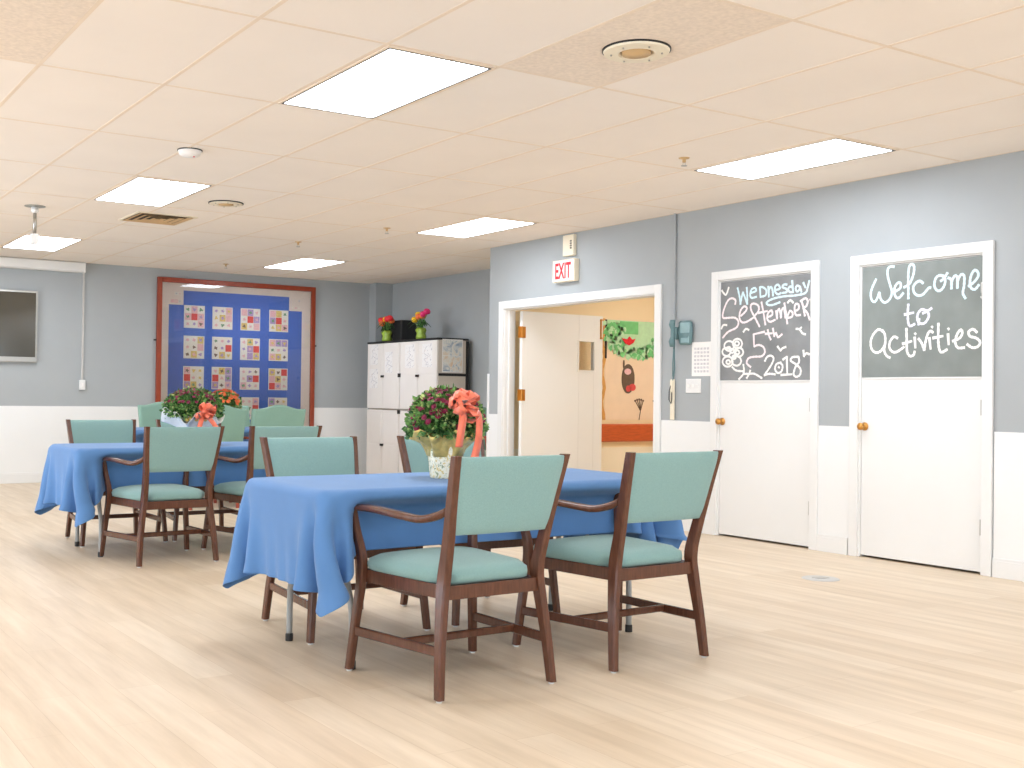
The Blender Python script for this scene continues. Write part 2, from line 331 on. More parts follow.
# tee bars of the suspended ceiling
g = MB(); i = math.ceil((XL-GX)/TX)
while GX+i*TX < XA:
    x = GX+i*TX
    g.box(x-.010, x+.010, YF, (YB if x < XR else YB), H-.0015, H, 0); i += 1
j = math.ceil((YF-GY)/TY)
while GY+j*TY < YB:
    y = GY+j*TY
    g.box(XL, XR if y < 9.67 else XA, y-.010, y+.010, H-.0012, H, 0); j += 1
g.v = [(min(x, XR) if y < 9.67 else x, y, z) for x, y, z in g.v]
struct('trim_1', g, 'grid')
for (i, j) in ((1, -1), (-3, 0)):
    struct('trim_%d' % (2 if i == 1 else 3), MB().box(GX+i*TX+.012, GX+(i+1)*TX-.012, GY+j*TY+.012, GY+(j+1)*TY-.012, H-.001, H+.004), 'ceil_spec')
# wainscot
w = MB(); e = .008
for y0, y1 in ((YF, 4.105), (5.185, 5.450), (6.510, 7.088), (9.480, 9.675)):
    w.box(XR-e, XR, y0, y1, 0, ZW)
w.box(XR-e, XR+.1, 9.675, 9.675+e, 0, ZW)
struct('trim_4', w, 'wains', bevel=.002)
struct('trim_5', MB().box(XL, 7.565-e, YB-e, YB, 0, ZW), 'wains', bevel=.002)
struct('trim_6', MB().box(XA-e, XA, 9.69, 13.64, 0, ZW), 'wains')
struct('trim_7', MB().box(XL, XL+e, YF, YB, 0, .85), 'wains')
struct('trim_8', MB().box(XR-.014, XR+.03, 9.662, 9.689, 0, 1.33), 'white', bevel=.003)   # corner guard
# baseboards
def base(b, y0, y1): b.box(XR-e-.012, XR-e, y0, y1, 0, .105); b.box(XR-e-.008, XR-e, y0, y1, .105, .122)
b = MB()
for y0, y1 in ((YF, 4.105), (5.185, 5.450), (6.510, 7.088), (9.555, 9.675)): base(b, y0, y1)
struct('baseboard_right', b, 'white', bevel=.002)
struct('baseboard_back', MB().box(XL, 7.55, YB-e-.012, YB-e, 0, .105).box(XL, 7.55, YB-e-.008, YB-e, .105, .122), 'white', bevel=.002)
struct('baseboard_alcove', MB().box(XA-e-.012, XA-e, 9.7, 13.64, 0, .12), 'white')
# hall trim
struct('trim_9', MB().box(XR+T, 12, 9.510, 9.520, 0, .545), 'hallw')

# ------------------------------------------------------------------ doors
def casing(y0, y1, z, wd=.070):
    c = MB()
    for p, q in ((y0-wd, y0), (y1, y1+wd)): c.box(XR-.022, XR, p, q, 0, z+wd)
    c.box(XR-.022, XR, y0, y1, z, z+wd)
    for p, q in ((y0-.001, y0+.012), (y1-.012, y1+.001)): c.box(XR-.004, XR+T, p, q, 0, z)
    c.box(XR-.004, XR+T, y0, y1, z-.012, z)
    return c
def knob(parent, y, z, x=XR, sgn=-1, mats='brass'):
    k = MB(); s = sgn
    k.lathe([(.001, 0), (.029, 0), (.029, s*.005), (.013, s*.009), (.011, s*.026), (.018, s*.031), (.025, s*.041), (.026, s*.051), (.021, s*.060), (.001, s*.063)], (x, y, z), 'x', 20)
    o = k.build('knob', mats, parent, smooth=True); o['label'] = 'round brass knob'; return o
def closet_door(n, D):
    y0, y1, z = D
    o = struct('door_%d' % n, MB().box(XR+.006, XR+.044, y0+.014, y1-.014, .016, z-.014), 'white', bevel=.002)
    casing(y0, y1, z).build('door_frame', 'white', o, bevel=.003)
    knob(o, y1-.040, .915, XR+.006)
    for hz in (.30, 1.06, 1.80):
        MB().box(XR-.006, XR+.010, y0+.004, y0+.016, hz-.045, hz+.045).lathe([(.005, -.05), (.005, .05)], (XR-.006, y0+.010, hz), 'z', 8).build('hinge', 'chrome', o)
    return o
closet_door(1, D1); closet_door(2, D2)
struct('wall_closet', MB().box(XR+.10, XR+T, D2[0], D2[1], 0, D2[2]).box(XR+.10, XR+T, D1[0], D1[1], 0, D1[2]), 'black')

# the wide opening and its open leaf
c = casing(OP[0], OP[1], OP[2], .078)
c.box(XR+T, XR+T+.02, OP[1], OP[1]+.075, 0, OP[2]+.07); c.box(XR+T, XR+T+.02, OP[0]-.075, OP[0], 0, OP[2]+.07)
c.box(XR+.04, XR+.075, OP[1]-.03, OP[1]-.012, 0, OP[2])
struct('trim_10', c, 'white', bevel=.003)
ld = thing('door_3', None, None, (XR+T+.015, OP[1]-.075, 0), R(1.6)); tag(ld, kind='structure')
L = 1.105; th = .044
s = MB(); wx0, wx1, wz0, wz1 = L-.335, L-.125, 1.385, 1.69
s.box(.005, wx0, -th, 0, .012, 1.972); s.box(wx1, L, -th, 0, .012, 1.972)
s.box(wx0, wx1, -th, 0, .012, wz0); s.box(wx0, wx1, -th, 0, wz1, 1.972)
s.build('leaf', 'leafdoor', ld, bevel=.002)
s = MB()
for a, b_, c_, d in ((wx0-.02, wx0, wz0-.02, wz1+.02), (wx1, wx1+.02, wz0-.02, wz1+.02)): s.box(a, b_, -th-.008, -th+.01, c_, d)
s.box(wx0, wx1, -th-.008, -th+.01, wz0-.02, wz0); s.box(wx0, wx1, -th-.008, -th+.01, wz1, wz1+.02)
s.build('window_frame', 'leafdoor', ld, bevel=.002)
MB().box(wx0, wx1, -th/2-.003, -th/2+.003, wz0, wz1).build('glass_pane', 'glass', ld)
MB().box(L-.040, L-.022, -th-.012, -th, 1.73, 1.93).lathe([(.012, -.02), (.012, 0)], (L-.031, -th, 1.93), 'y', 10).lathe([(.012, -.02), (.012, 0)], (L-.031, -th, 1.735), 'y', 10).build('flush_bolt', 'brass', ld, bevel=.002)
for hz in (.28, 1.11, 1.755):
    MB().box(-.052, .045, -th-.006, -th-.001, hz-.058, hz+.058).lathe([(.008, -.06), (.008, .06)], (-.004, -th-.008, hz), 'z', 10).build('hinge', 'brass', ld)
    
# ------------------------------------------------------------------ chalkboards
def catmull(pts, k=6):
    if len(pts) < 3: return pts
    P = [pts[0]]+pts+[pts[-1]]; o = []
    for i in range(1, len(P)-2):
        a, b, c, d = [Vector(q) for q in P[i-1:i+3]]
        for t in range(k):
            t = t/k
            o.append(tuple(.5*((2*b)+(c-a)*t+(2*a-5*b+4*c-d)*t*t+(3*b-a-3*c+d)*t**3)))
    o.append(pts[-1]); return o
def stroke(mb, pts, wd, x, m=0):
    pts = catmull(pts); L_, R_ = [], []
    for i, p in enumerate(pts):
        a = Vector(pts[max(i-1, 0)]); b = Vector(pts[min(i+1, len(pts)-1)]); d = b-a
        d = d.normalized() if d.length > 1e-6 else Vector((1, 0))
        n = Vector((-d.y, d.x)); ww = wd*(1+.18*math.sin(i*2.3+len(pts)))/2
        if i == 0: p = (p[0]-d.x*wd*.3, p[1]-d.y*wd*.3)
        if i == len(pts)-1: p = (p[0]+d.x*wd*.3, p[1]+d.y*wd*.3)
        xx = x-.000012*i; L_.append((xx, p[0]+n.x*ww, p[1]+n.y*ww)); R_.append((xx, p[0]-n.x*ww, p[1]-n.y*ww))
    n = len(pts)
    mb.add(L_+R_, [(i, i+1, n+i+1, n+i) for i in range(n-1)], m)
def chalkboard(label, D, zb, data, bm_, wd):
    y0, y1, z = D
    t = thing('chalkboard', label, 'chalkboard', (XR, (y0+y1)/2, zb))
    x = XR+.0045; cy = (y0+y1)/2
    # built in world space, then moved to the thing's own origin
    def put(mb): mb.v = [(a-XR, b-cy, c-zb) for a, b, c in mb.v]; return mb
    put(MB().box(x-.003, XR+.006, y0+.016, y1-.016, zb, z-.018)).build('board', bm_, t)
    put(MB().box(x-.006, XR+.006, y0+.016, y1-.016, zb-.008, zb)).build('edge_strip', 'white', t)
    mb = {}; 
    for s_ in data.split(';'):
        q = s_.split(); c_ = (q[0], q[1]); n = [int(a)/1000 for a in q[2:]]
        mb.setdefault(c_, MB()); stroke(mb[c_], list(zip(n[0::2], n[1::2])), wd, x-.0042-.00012*(len(mb[c_].v) % 7))
    for (w_, c_), b_ in mb.items():
        nm = 'chalk_tick' if w_.startswith('tick') or w_ == 'mark' else 'chalk_flower' if w_ == 'flower' else 'chalk_word'
        o = put(b_).build(nm, 'ch_'+c_, t)
        cn = {'w': 'white', 'b': 'pale blue', 'p': 'pale pink', 'l': 'pale lilac'}[c_]
        if nm == 'chalk_word': o['label'] = cn+' chalk word '+{'fifth': '5th', 'year': '2018'}.get(w_, w_)
        elif nm == 'chalk_flower': o['label'] = 'white chalk drawing of a flower with a stem'
    return t
chalkboard('grey chalkboard on the left white door reading Wednesday September 5th 2018 with a chalk flower', D1, 1.243, CHALK_DATE, 'chalkd', .0165)
chalkboard('grey chalkboard on the right white door reading Welcome to Activities', D2, 1.257, CHALK_WELCOME, 'chalkb', .0175)

# ------------------------------------------------------------------ ceiling fittings
where = {(0, 0): 'large lit ceiling light panel nearest the camera, left of the round air outlet', (5, 0): 'lit ceiling light panel above the two chalkboard doors',
 (0, 3): 'lit ceiling light panel beside the slatted tan air vent', (5, 3): 'lit ceiling light panel in front of the red exit sign',
 (0, 6): 'lit ceiling light panel behind the hanging projector mount', (5, 6): 'smallest lit ceiling light panel, in front of the framed quilt'}
lw, ll = .556, 1.163
def make_light():
    t = thing('ceiling_light', None, 'ceiling light', group='rectangular ceiling lights')
    f = MB(); a, b = lw/2, ll/2; c, d = TX/2-.013, TY/2-.013
    f.box(-c, -a, -d, d, -.006, 0); f.box(a, c, -d, d, -.006, 0); f.box(-a, a, -d, -b, -.006, 0); f.box(-a, a, b, d, -.006, 0)
    f.build('frame', 'grid', t)
    e_ = MB(); q = .006
    e_.box(-a, -a+q, -b, b, -.009, 0); e_.box(a-q, a, -b, b, -.009, 0); e_.box(-a, a, -b, -b+q, -.009, 0); e_.box(-a, a, b-q, b, -.009, 0)
    o = e_.build('lens_edge', 'black', t)
    l = MB(); n = 8
    for i in range(n):      # shallow prismatic ridges
        x0 = -a+.006+(lw-.012)*i/n; x1 = -a+.006+(lw-.012)*(i+1)/n
        l.add([(x0, -b+.006, -.004), (x1, -b+.006, -.004), ((x0+x1)/2, -b+.006, -.0055), (x0, b-.006, -.004), (x1, b-.006, -.004), ((x0+x1)/2, b-.006, -.0055)], [(0, 3, 5, 2), (2, 5, 4, 1)])
    l.build('lens', 'lens', t)
    return t
L0 = make_light(); first = True
for i in (-10, -5, 0, 5):
    for j in (-6, -3, 0, 3, 6):
        x = GX+(i+.5)*TX; y = GY+(j+.5)*TY
        if x < XL+.4 or y < YF+.7: continue
        o = L0 if first else copy_tree(L0); first = False
        o.location = (x, y, H)
        o['label'] = where.get((i, j), 'ceiling light panel outside the view')

def round_outlet(x, y, r, label, hang):
    t = thing('air_outlet', label, 'air vent', (x, y, H))
    MB().lathe([(r*1.0, 0), (r*1.0, -.004), (r*.96, -hang), (r*.55, -hang-.004), (r*.5, -hang+.004), (r*.5, 0)], n=40).build('rim', 'cream', t, smooth=False)
    MB().lathe([(.001, -hang-.010), (r*.42, -hang-.006), (r*.44, -.004), (.001, -.003)], n=32).build('inner_disc', 'vent', t, smooth=True)
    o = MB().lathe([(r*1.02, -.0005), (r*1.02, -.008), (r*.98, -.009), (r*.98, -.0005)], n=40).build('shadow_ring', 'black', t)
    for k in range(6):
        a = k*math.pi/3+.3; MB().lathe([(.004, -hang-.008), (.004, -hang-.002)], (r*.75*math.cos(a), r*.75*math.sin(a), 0), n=8).build('screw', 'chrome', t)
round_outlet(3.405, 3.775, .150, 'round white air outlet on the speckled ceiling tile', .018)
round_outlet(3.417, 8.723, .140, 'round air outlet farther back beside the light panel near the slatted vent', .012)

t = thing('air_vent', 'rectangular tan slatted air vent beside a ceiling light', 'air vent', (3.22, 9.86, H))
MB().box(-.27, -.245, -.29, .29, -.008, 0).box(.245, .27, -.29, .29, -.008, 0).box(-.245, .245, -.29, -.265, -.008, 0).box(-.245, .245, .265, .29, -.008, 0).build('frame', 'cream', t, bevel=.002)
MB().box(-.245, .245, -.265, .265, -.0016, -.0002).build('backing', 'ventd', t)
for q in range(4):
    s = MB(); a = .24*(1-q*.25); b = a-.035
    s.add([(-a, -a*1.08, -.010), (a, -a*1.08, -.010), (a, a*1.08, -.010), (-a, a*1.08, -.010), (-b, -b*1.08, -.003), (b, -b*1.08, -.003), (b, b*1.08, -.003), (-b, b*1.08, -.003)],
          [(0, 1, 5, 4), (1, 2, 6, 5), (2, 3, 7, 6), (3, 0, 4, 7)])
    o = s.build('louver', 'vent', t); so = o.modifiers.new('s', 'SOLIDIFY'); so.thickness = .002

t = thing('smoke_detector', 'round white smoke detector on the ceiling between two light panels', 'smoke detector', (2.477, 6.96, H))
MB().lathe([(.075, 0), (.075, -.012), (.068, -.030), (.05, -.042), (.001, -.045)], n=32).build('body', 'paper', t, smooth=True)
MB().lathe([(.080, -.0002), (.080, -.006), (.070, -.007), (.070, -.0002)], n=32).build('base_ring', 'rubber', t)
MB().lathe([(.006, -.047), (.006, -.040)], (.02, -.02, 0), n=8).build('indicator', 'red', t)

for lab, x, y in (('small sprinkler head on the ceiling left of the light above the chalkboard doors', 5.20, 5.30), ('small sprinkler head on the ceiling left of the light before the exit sign', 5.16, 9.12),
                  ('small sprinkler head above the smallest light panel', 4.90, 10.5), ('tiny sprinkler head above the framed quilt', 5.04, 12.84)):
    t = thing('sprinkler_head', lab, 'sprinkler', (x, y, H), group='sprinkler heads')
    MB().lathe([(.036, 0), (.034, -.004), (.012, -.008), (.011, -.03)], n=18).build('escutcheon', 'vent', t, smooth=True)
    MB().lathe([(.001, -.050), (.020, -.050), (.020, -.053), (.001, -.053)], n=14).tube([(-.009, 0, -.03), (-.010, 0, -.05)], .002, 6).tube([(.009, 0, -.03), (.010, 0, -.05)], .002, 6).build('deflector', 'chrome', t)

t = thing('projector_mount', 'empty white projector mount pole hanging from the ceiling', 'projector mount', (2.154, 9.84, H))
MB().lathe([(.085, 0), (.085, -.006), (.03, -.012), (.001, -.012)], n=24).build('ceiling_plate', 'chrome', t)
MB().lathe([(.030, -.012), (.032, -.05), (.018, -.06)], n=20).build('upper_collar', 'white', t, smooth=True)
MB().lathe([(.015, -.05), (.015, -.24)], n=14).build('pole', 'chrome', t, smooth=True)
MB().box(-.030, .030, -.030, .030, -.325, -.24).lathe([(.034, -.236), (.034, -.248)], n=16).build('lower_bracket', 'white', t, bevel=.004)

# ------------------------------------------------------------------ back wall
t = thing('framed_quilt', 'large cherry framed blue quilt of printed patches on the back wall', 'quilt', (5.615, YB, 0))
def qz(mb): mb.v = [(x-5.615, y-YB, z) for x, y, z in mb.v]; return mb
fx0, fx1, fz0, fz1 = 4.518, 6.712, .47, 2.545; fw = .062
f = MB(); f.box(fx0, fx0+fw, YB-.045, YB-.001, fz0, fz1).box(fx1-fw, fx1, YB-.045, YB-.001, fz0, fz1).box(fx0+fw, fx1-fw, YB-.045, YB-.001, fz0, fz0+fw).box(fx0+fw, fx1-fw, YB-.045, YB-.001, fz1-fw, fz1)
qz(f).build('frame', 'frame', t, bevel=.006)
qz(MB().box(fx0+fw, fx1-fw, YB-.012, YB-.001, fz0+fw, fz1-fw)).build('cream_border', 'qmat', t)
bx0, bx1, bz0, bz1 = 4.675, 6.520, .60, 2.392; q = .185
qz(MB().box(bx0+q+.005, bx1-q-.005, YB-.0145, YB-.012, bz0, bz1).box(bx0, bx0+q+.005, YB-.0145, YB-.012, bz0+q, bz1-q).box(bx1-q-.005, bx1, YB-.0145, YB-.012, bz0+q, bz1-q)).build('blue_field', 'qblue', t)
rnd = random.Random(11)
def prints(mb, x0, x1, z0, z1, n, y, reds=()):
    cw, ch = (x1-x0)/n, (z1-z0)/n
    for i in range(n):
        for j in range(n):
            cx, cz = x0+(i+.5)*cw, z0+(j+.5)*ch
            if (i, j) in reds:
                mb.box(x0+i*cw+.002, x0+(i+1)*cw-.002, y-.0012, y, z0+j*ch+.002, z0+(j+1)*ch-.002, 1); continue
            m = rnd.choice([2, 3, 4, 5, 6, 5, 3]); 
            if rnd.random() < .4: mb.box(x0+i*cw+.003, x0+(i+1)*cw-.003, y-.0006, y, z0+j*ch+.003, z0+(j+1)*ch-.003, rnd.choice([5, 3, 4]))
            a0 = rnd.random()*6; k = rnd.choice([3, 4, 5])
            ring = []
            for a in range(10):
                an = a*math.pi/5; rr = min(cw, ch)*(.26+.10*math.sin(k*an+a0))*rnd.uniform(.8, 1.1)
                ring.append((cx+rr*math.cos(an), cz+rr*math.sin(an)*rnd.uniform(.8, 1)))
            mb.rings([[(a, y-.0016, b) for a, b in ring], [(a, y, b) for a, b in ring]], m)
reds = {(0, 0): [(1, 1)], (2, 0): [(1, 1)], (3, 0): [(1, 1)], (1, 1): [(2, 1)], (2, 1): [(2, 1)], (0, 2): [(0, 1)], (1, 2): [(0, 1)], (2, 2): [(2, 1)], (3, 2): [(2, 2), (0, 0)], (2, 3): [(2, 1)]}
pm = ['qpatch', 'qred', 'qgreen', 'qlil', 'qyel', 'qpink', 'qbrn']
for j in range(4):
    for i in range(4):
        x0 = (4.873, 5.253, 5.640, 6.045)[i]; z1 = 2.208-j*.389
        p = MB().box(x0, x0+.275, YB-.017, YB-.0145, z1-.29, z1)
        prints(p, x0+.008, x0+.267, z1-.282, z1-.008, 3, YB-.017, reds.get((i, j), ()))
        qz(p).build('quilt_patch', pm, t)
for x0, z0 in ((bx0, bz1-q), (bx1-q, bz1-q), (bx0, bz0), (bx1-q, bz0)):
    p = MB().box(x0, x0+q, YB-.0155, YB-.012, z0, z0+q); prints(p, x0+.02, x0+q-.02, z0+.02, z0+q-.02, 3, YB-.0155)
    qz(p).build('corner_patch', ['qmat', 'qpink', 'qmat', 'qpink', 'qpatch', 'qmat', 'ink'], t)
qz(MB().box(fx0+fw, fx1-fw, YB-.030, YB-.027, fz0+fw, fz1-fw)).build('glass_pane', 'glass', t)
qz(MB().box(fx0-.03, fx0, YB-.02, YB-.001, 1.74, 1.76).box(fx1, fx1+.03, YB-.02, YB-.001, 1.74, 1.76)).build('wall_bracket', 'black', t)

t = thing('television', 'dark wall mounted screen with thin silver frame at the left edge', 'television', (2.38, YB, 1.85))
a, b0, b1 = .69, -.425, .42
MB().box(-a, a, -.05, -.012, b0, b1).build('casing', 'chrome', t, bevel=.004)
MB().box(-a+.022, a-.022, -.0515, -.05, b0+.062, b1-.022).build('screen', 'screen', t)
MB().box(-.3, .3, -.012, -.001, -.2, .2).build('wall_bracket', 'black', t)

t = thing('projection_screen', 'long white rolled projection screen housing high on the back wall', 'projector screen', (2.2, YB, 2.585))
s = MB(); s.rings([[(x, y, z) for y, z in ((0, -.060), (-.095, -.060), (-.115, -.045), (-.115, .045), (-.1, .060), (0, .060))] for x in (-1.4, 1.39)])
s.build('housing', 'white', t, bevel=.004)
MB().box(1.39, 1.405, -.118, 0, -.063, .063).build('end_cap', 'paper', t, bevel=.004)
MB().box(-1.40, -1.39, -.118, 0, -.063, .063).build('end_cap', 'paper', t, bevel=.004)
t = thing('screen_switch', 'small white switch box at the end of the conduit below the screen housing', 'switch', (3.61, YB, 1.17))
MB().box(-.034, .034, -.04, -.0005, -.06, .06).build('box', 'white', t, bevel=.004)
MB().box(-.010, .010, -.052, -.04, -.022, .022).build('rocker', 'paper', t, bevel=.002)
MB().box(-.011, .011, -.018, -.0005, .06, 1.36).build('conduit', 'grey', t)

# ------------------------------------------------------------------ fittings on the right wall
t = thing('exit_sign', 'lit white exit sign with red letters above the wide doorway', 'exit sign', (XR, 8.375, 2.293))
MB().box(-.062, -.001, -.165, .165, -.105, .105).build('housing', 'cream', t, bevel=.006)
MB().box(-.0635, -.062, -.155, .155, -.096, .096).build('face_plate', 'exitface', t)
cu = bpy.data.curves.new('exit_letters', 'FONT'); cu.body = 'EXIT'; cu.size = .19; cu.align_x = 'CENTER'; cu.align_y = 'CENTER'; cu.extrude = .001; cu.offset = .004; cu.space_character = 1.02
tmp = bpy.data.objects.new('exit_text', cu); COL.objects.link(tmp); bpy.context.view_layer.update()
me = bpy.data.meshes.new_from_object(tmp.evaluated_get(bpy.context.evaluated_depsgraph_get()))
bpy.data.objects.remove(tmp)
zs = [v.co for v in me.vertices]; w_ = max(c.x for c in zs)-min(c.x for c in zs); h_ = max(c.y for c in zs)-min(c.y for c in zs)
cx_ = (max(c.x for c in zs)+min(c.x for c in zs))/2; cy_ = (max(c.y for c in zs)+min(c.y for c in zs))/2
for v in me.vertices:
    c = v.co.copy(); v.co = (-.0645-c.z, -(c.x-cx_)/w_*.235, (c.y-cy_)/h_*.15)
me.materials.clear(); me.materials.append(M['exitred'])
o = bpy.data.objects.new('exit_letters', me); COL.objects.link(o); o.parent = t
t = thing('fire_alarm', 'small cream fire alarm box right above the exit sign', 'alarm', (XR, 8.335, 2.53))
MB().box(-.045, -.001, -.085, .075, -.10, .10).build('body', 'cream', t, bevel=.008)
s = MB()
for k in range(4): s.box(-.047, -.045, -.062, -.038, -.035+k*.022, -.022+k*.022)
s.build('sound_slots', 'black', t)

t = thing('intercom_phone', 'blue grey wall phone with handset beside the wide doorway', 'phone', (XR, 6.81, 1.64))
MB().sweep([(-.026, -.02, -.10), (-.026, -.02, -.085), (-.026, -.02, .0), (-.026, -.02, .085), (-.026, -.02, .10)], [(.036, .10), (.046, .14), (.050, .165), (.046, .150), (.034, .11)], (1, 0, 0), (0, 1, 0), r=.45).build('base', 'teald', t, smooth=True)
MB().box(-.052, -.04, -.085, .02, -.005, .085).build('speaker_face', 'teall', t, bevel=.012)
MB().box(-.050, -.04, -.080, .015, -.085, -.02).build('keypad', 'teall', t, bevel=.008)
s = MB(); s.sweep([(-.070, .085, -.115), (-.078, .085, -.07), (-.070, .085, -.03), (-.068, .085, .03), (-.078, .085, .07), (-.070, .085, .11)], [(.045, .045), (.055, .05), (.035, .035), (.035, .035), (.055, .05), (.045, .045)], (1, 0, 0), (0, 1, 0), r=.3)
s.box(-.06, -.001, .06, .11, -.05, .05).build('handset', 'teald', t, smooth=True)
s = MB(); s.tube([(-.05, .085, -.115), (-.045, .088, -.2), (-.03, .10, -.30), (-.02, .125, -.38), (-.015, .135, -.42)], .006, 8).tube([(-.06, .08, -.115), (-.055, .095, -.25), (-.02, .13, -.36)], .005, 8)
s.build('cord', 'teald', t, smooth=True)
t = thing('conduit_pipe', 'thin grey pipe running from the ceiling down to the wall phone', 'pipe', (XR, 6.935, 1.76))
MB().tube([(-.016, 0, 0), (-.016, 0, H-1.76)], .011, 12).box(-.022, 0, -.012, .012, .3, .32).box(-.022, 0, -.012, .012, .7, .72).build('pipe', 'paint', t)
t = thing('cable_raceway', 'short cream cable raceway with a hanging cord loop below the wall phone', 'cable cover', (XR, 6.945, .915))
MB().box(-.022, -.009, -.022, .022, 0, .34).build('cover', 'cream', t, bevel=.003)
MB().box(-.036, -.022, -.018, .012, .24, .33).build('cord_clip', 'cream', t, bevel=.004)
MB().tube([(-.03, .0, .30), (-.042, .012, .24), (-.042, .014, .17), (-.03, .002, .135), (-.036, -.012, .17), (-.034, -.010, .23)], .004, 8).build('cord_loop', 'rubber', t)
t = thing('wall_calendar', 'white sheet of printed paper taped beside the date chalkboard door', 'paper', (XR, 6.625, 1.42))
MB().box(-.003, -.0005, -.105, .112, -.14, .14).build('sheet', 'paper', t)
s = MB()
for k in range(7):
    for l in range(5): s.box(-.0036, -.003, -.08+l*.035, -.055+l*.035, -.11+k*.031, -.092+k*.031)
s.build('print', 'ink', t)
t = thing('wall_switch', 'white switch plate under the taped paper beside the doorway', 'light switch', (XR, 6.715, 1.20))
MB().box(-.008, -.0005, -.085, .085, -.058, .058).build('plate', 'white', t, bevel=.003)
for y in (-.05, 0, .05): MB().box(-.016, -.008, y-.006, y+.006, -.012, .014).build('toggle', 'paper', t, bevel=.002)

t = thing('floor_outlet', 'round pale grey outlet cover set in the floor before the doors', 'outlet cover', (5.67, 4.575, 0))
MB().lathe([(.112, .0005), (.108, .004), (.085, .006), (.001, .006)], n=32).build('cover', 'grey', t)
MB().box(-.045, .045, -.03, .03, .006, .0085).build('lid', 'chrome', t, bevel=.001)

# ------------------------------------------------------------------ hallway
t = thing('bumper_rail', 'orange stained wooden rail along the hallway wall', 'rail', (8.9, 9.52, .706))
s = MB(); s.rings([[(x, y, z) for y, z in ((0, -.085), (-.030, -.098), (-.045, -.085), (-.045, .085), (-.030, .098), (0, .085))] for x in (-.92, 2.4)])
s.build('board', 'orange_wood', t)
t = thing('paper_mural', 'paper tree collage with green leaf crown on the hallway wall', 'wall decoration', (8.6, 9.52, 1.45))
rr = random.Random(5)
def pz(mb): return mb
MB().box(-.43, .75, -.004, -.0005, -.60, .52).build('backing_paper', 'mural_bg', t)
s = MB(); pts = [(-.455+.02*math.sin(k*1.3), .52-k*1.12/16) for k in range(17)]
s.rings([[(x-.02, -.008, z), (x+.022, -.008, z), (x+.022, -.004, z), (x-.02, -.004, z)] for x, z in pts]); s.build('wavy_border', 'tan', t)
MB().box(-.435, -.408, -.010, -.004, .08, .51).build('dark_strip', 'black', t)
def leafmesh(mb, cx, cz, l, a, y, m, wr=.42):
    ca, sa = math.cos(a), math.sin(a)
    o = [(0, 0), (.25, wr), (.6, wr*.9), (1, 0), (.6, -wr*.9), (.25, -wr)]
    r = [(cx+l*(u*ca-v*sa*.8), cz+l*(u*sa+v*ca*.8)) for u, v in o]
    mb.rings([[(x, y-.002, z) for x, z in r], [(x, y, z) for x, z in r]], m)
s = MB(); base_out = []
for k in range(40):
    a = math.pi+k*math.pi/39; base_out.append((.02+.44*math.cos(a), .34+.21*math.sin(a)*1.0))
base_out += [(.46, .51), (-.42, .51)]
s.rings([[(x, -.006, z) for x, z in base_out], [(x, -.004, z) for x, z in base_out]], 1)
for k in range(420):
    u = rr.random(); a = math.pi+rr.random()*math.pi; rad = rr.uniform(.55, 1.02)
    x, z = .02+.44*rad*math.cos(a), .34+.215*rad*math.sin(a)
    if rr.random() < .25: x, z = rr.uniform(-.42, -.15), rr.uniform(.3, .5)
    leafmesh(s, x, min(z, .49), rr.uniform(.045, .08), rr.uniform(-2.6, -.5), -.008-.0007*(k % 9), 0 if (abs(x) > .15 or z < .22) and rr.random() < .5 else 1)
s.box(-.22, .05, -.012, -.008, .36, .50, 0)
s.build('leaf_crown', ['mg1', 'mg2'], t)
s = MB(); r = [(-.20, .31), (-.12, .30), (-.09, .335), (-.05, .30), (.0, .31), (-.03, .265), (-.09, .235), (-.15, .255)]
s.rings([[(x, -.024, z) for x, z in r], [(x, -.016, z) for x, z in r]]); s.build('red_bird', 'red', t)
s = MB(); n = 24
s.rings([[(-.09+.095*math.cos(k*2*math.pi/n), yy, -.14+.165*math.sin(k*2*math.pi/n)) for k in range(n)] for yy in (-.010, -.004)])
s.build('tree_hollow', 'owl', t)
s = MB()
for (cx, cz, a, b, m) in ((-.10, -.06, .05, .035, 0), (-.03, -.235, .05, .04, 1), (-.09, -.25, .035, .035, 1), (-.16, .02, .012, .05, 2)):
    s.rings([[(cx+a*math.cos(k*2*math.pi/14), yy, cz+b*math.sin(k*2*math.pi/14)) for k in range(14)] for yy in (-.014, -.010)], m)
s.build('paper_animal', ['qpink', 'qred', 'owl'], t)
s = MB()
for bx_ in (.08, .36):
    for k in range(5):
        a = 1.1+k*.24; s.tube([(bx_, -.006, -.60), (bx_+.02, -.006, -.50), (bx_+.13*math.cos(a), -.006, -.50+.13*math.sin(a))], .005, 5)
        s.lathe([(.012, -.004), (.012, .002)], (bx_+.13*math.cos(a), -.006, -.50+.13*math.sin(a)), 'y', 8)
s.build('paper_twigs', 'owl', t)
t = thing('ceiling_light', 'ceiling light panel in the hallway beyond the doorway', 'ceiling light', (8.6, 7.9, H))
MB().box(-.6, .6, -.3, .3, -.006, 0).build('frame', 'grid', t); MB().box(-.58, .58, -.28, .28, -.008, -.0062).build('lens', emis('warm lit lens', (250, 248, 246), HALLE), t)
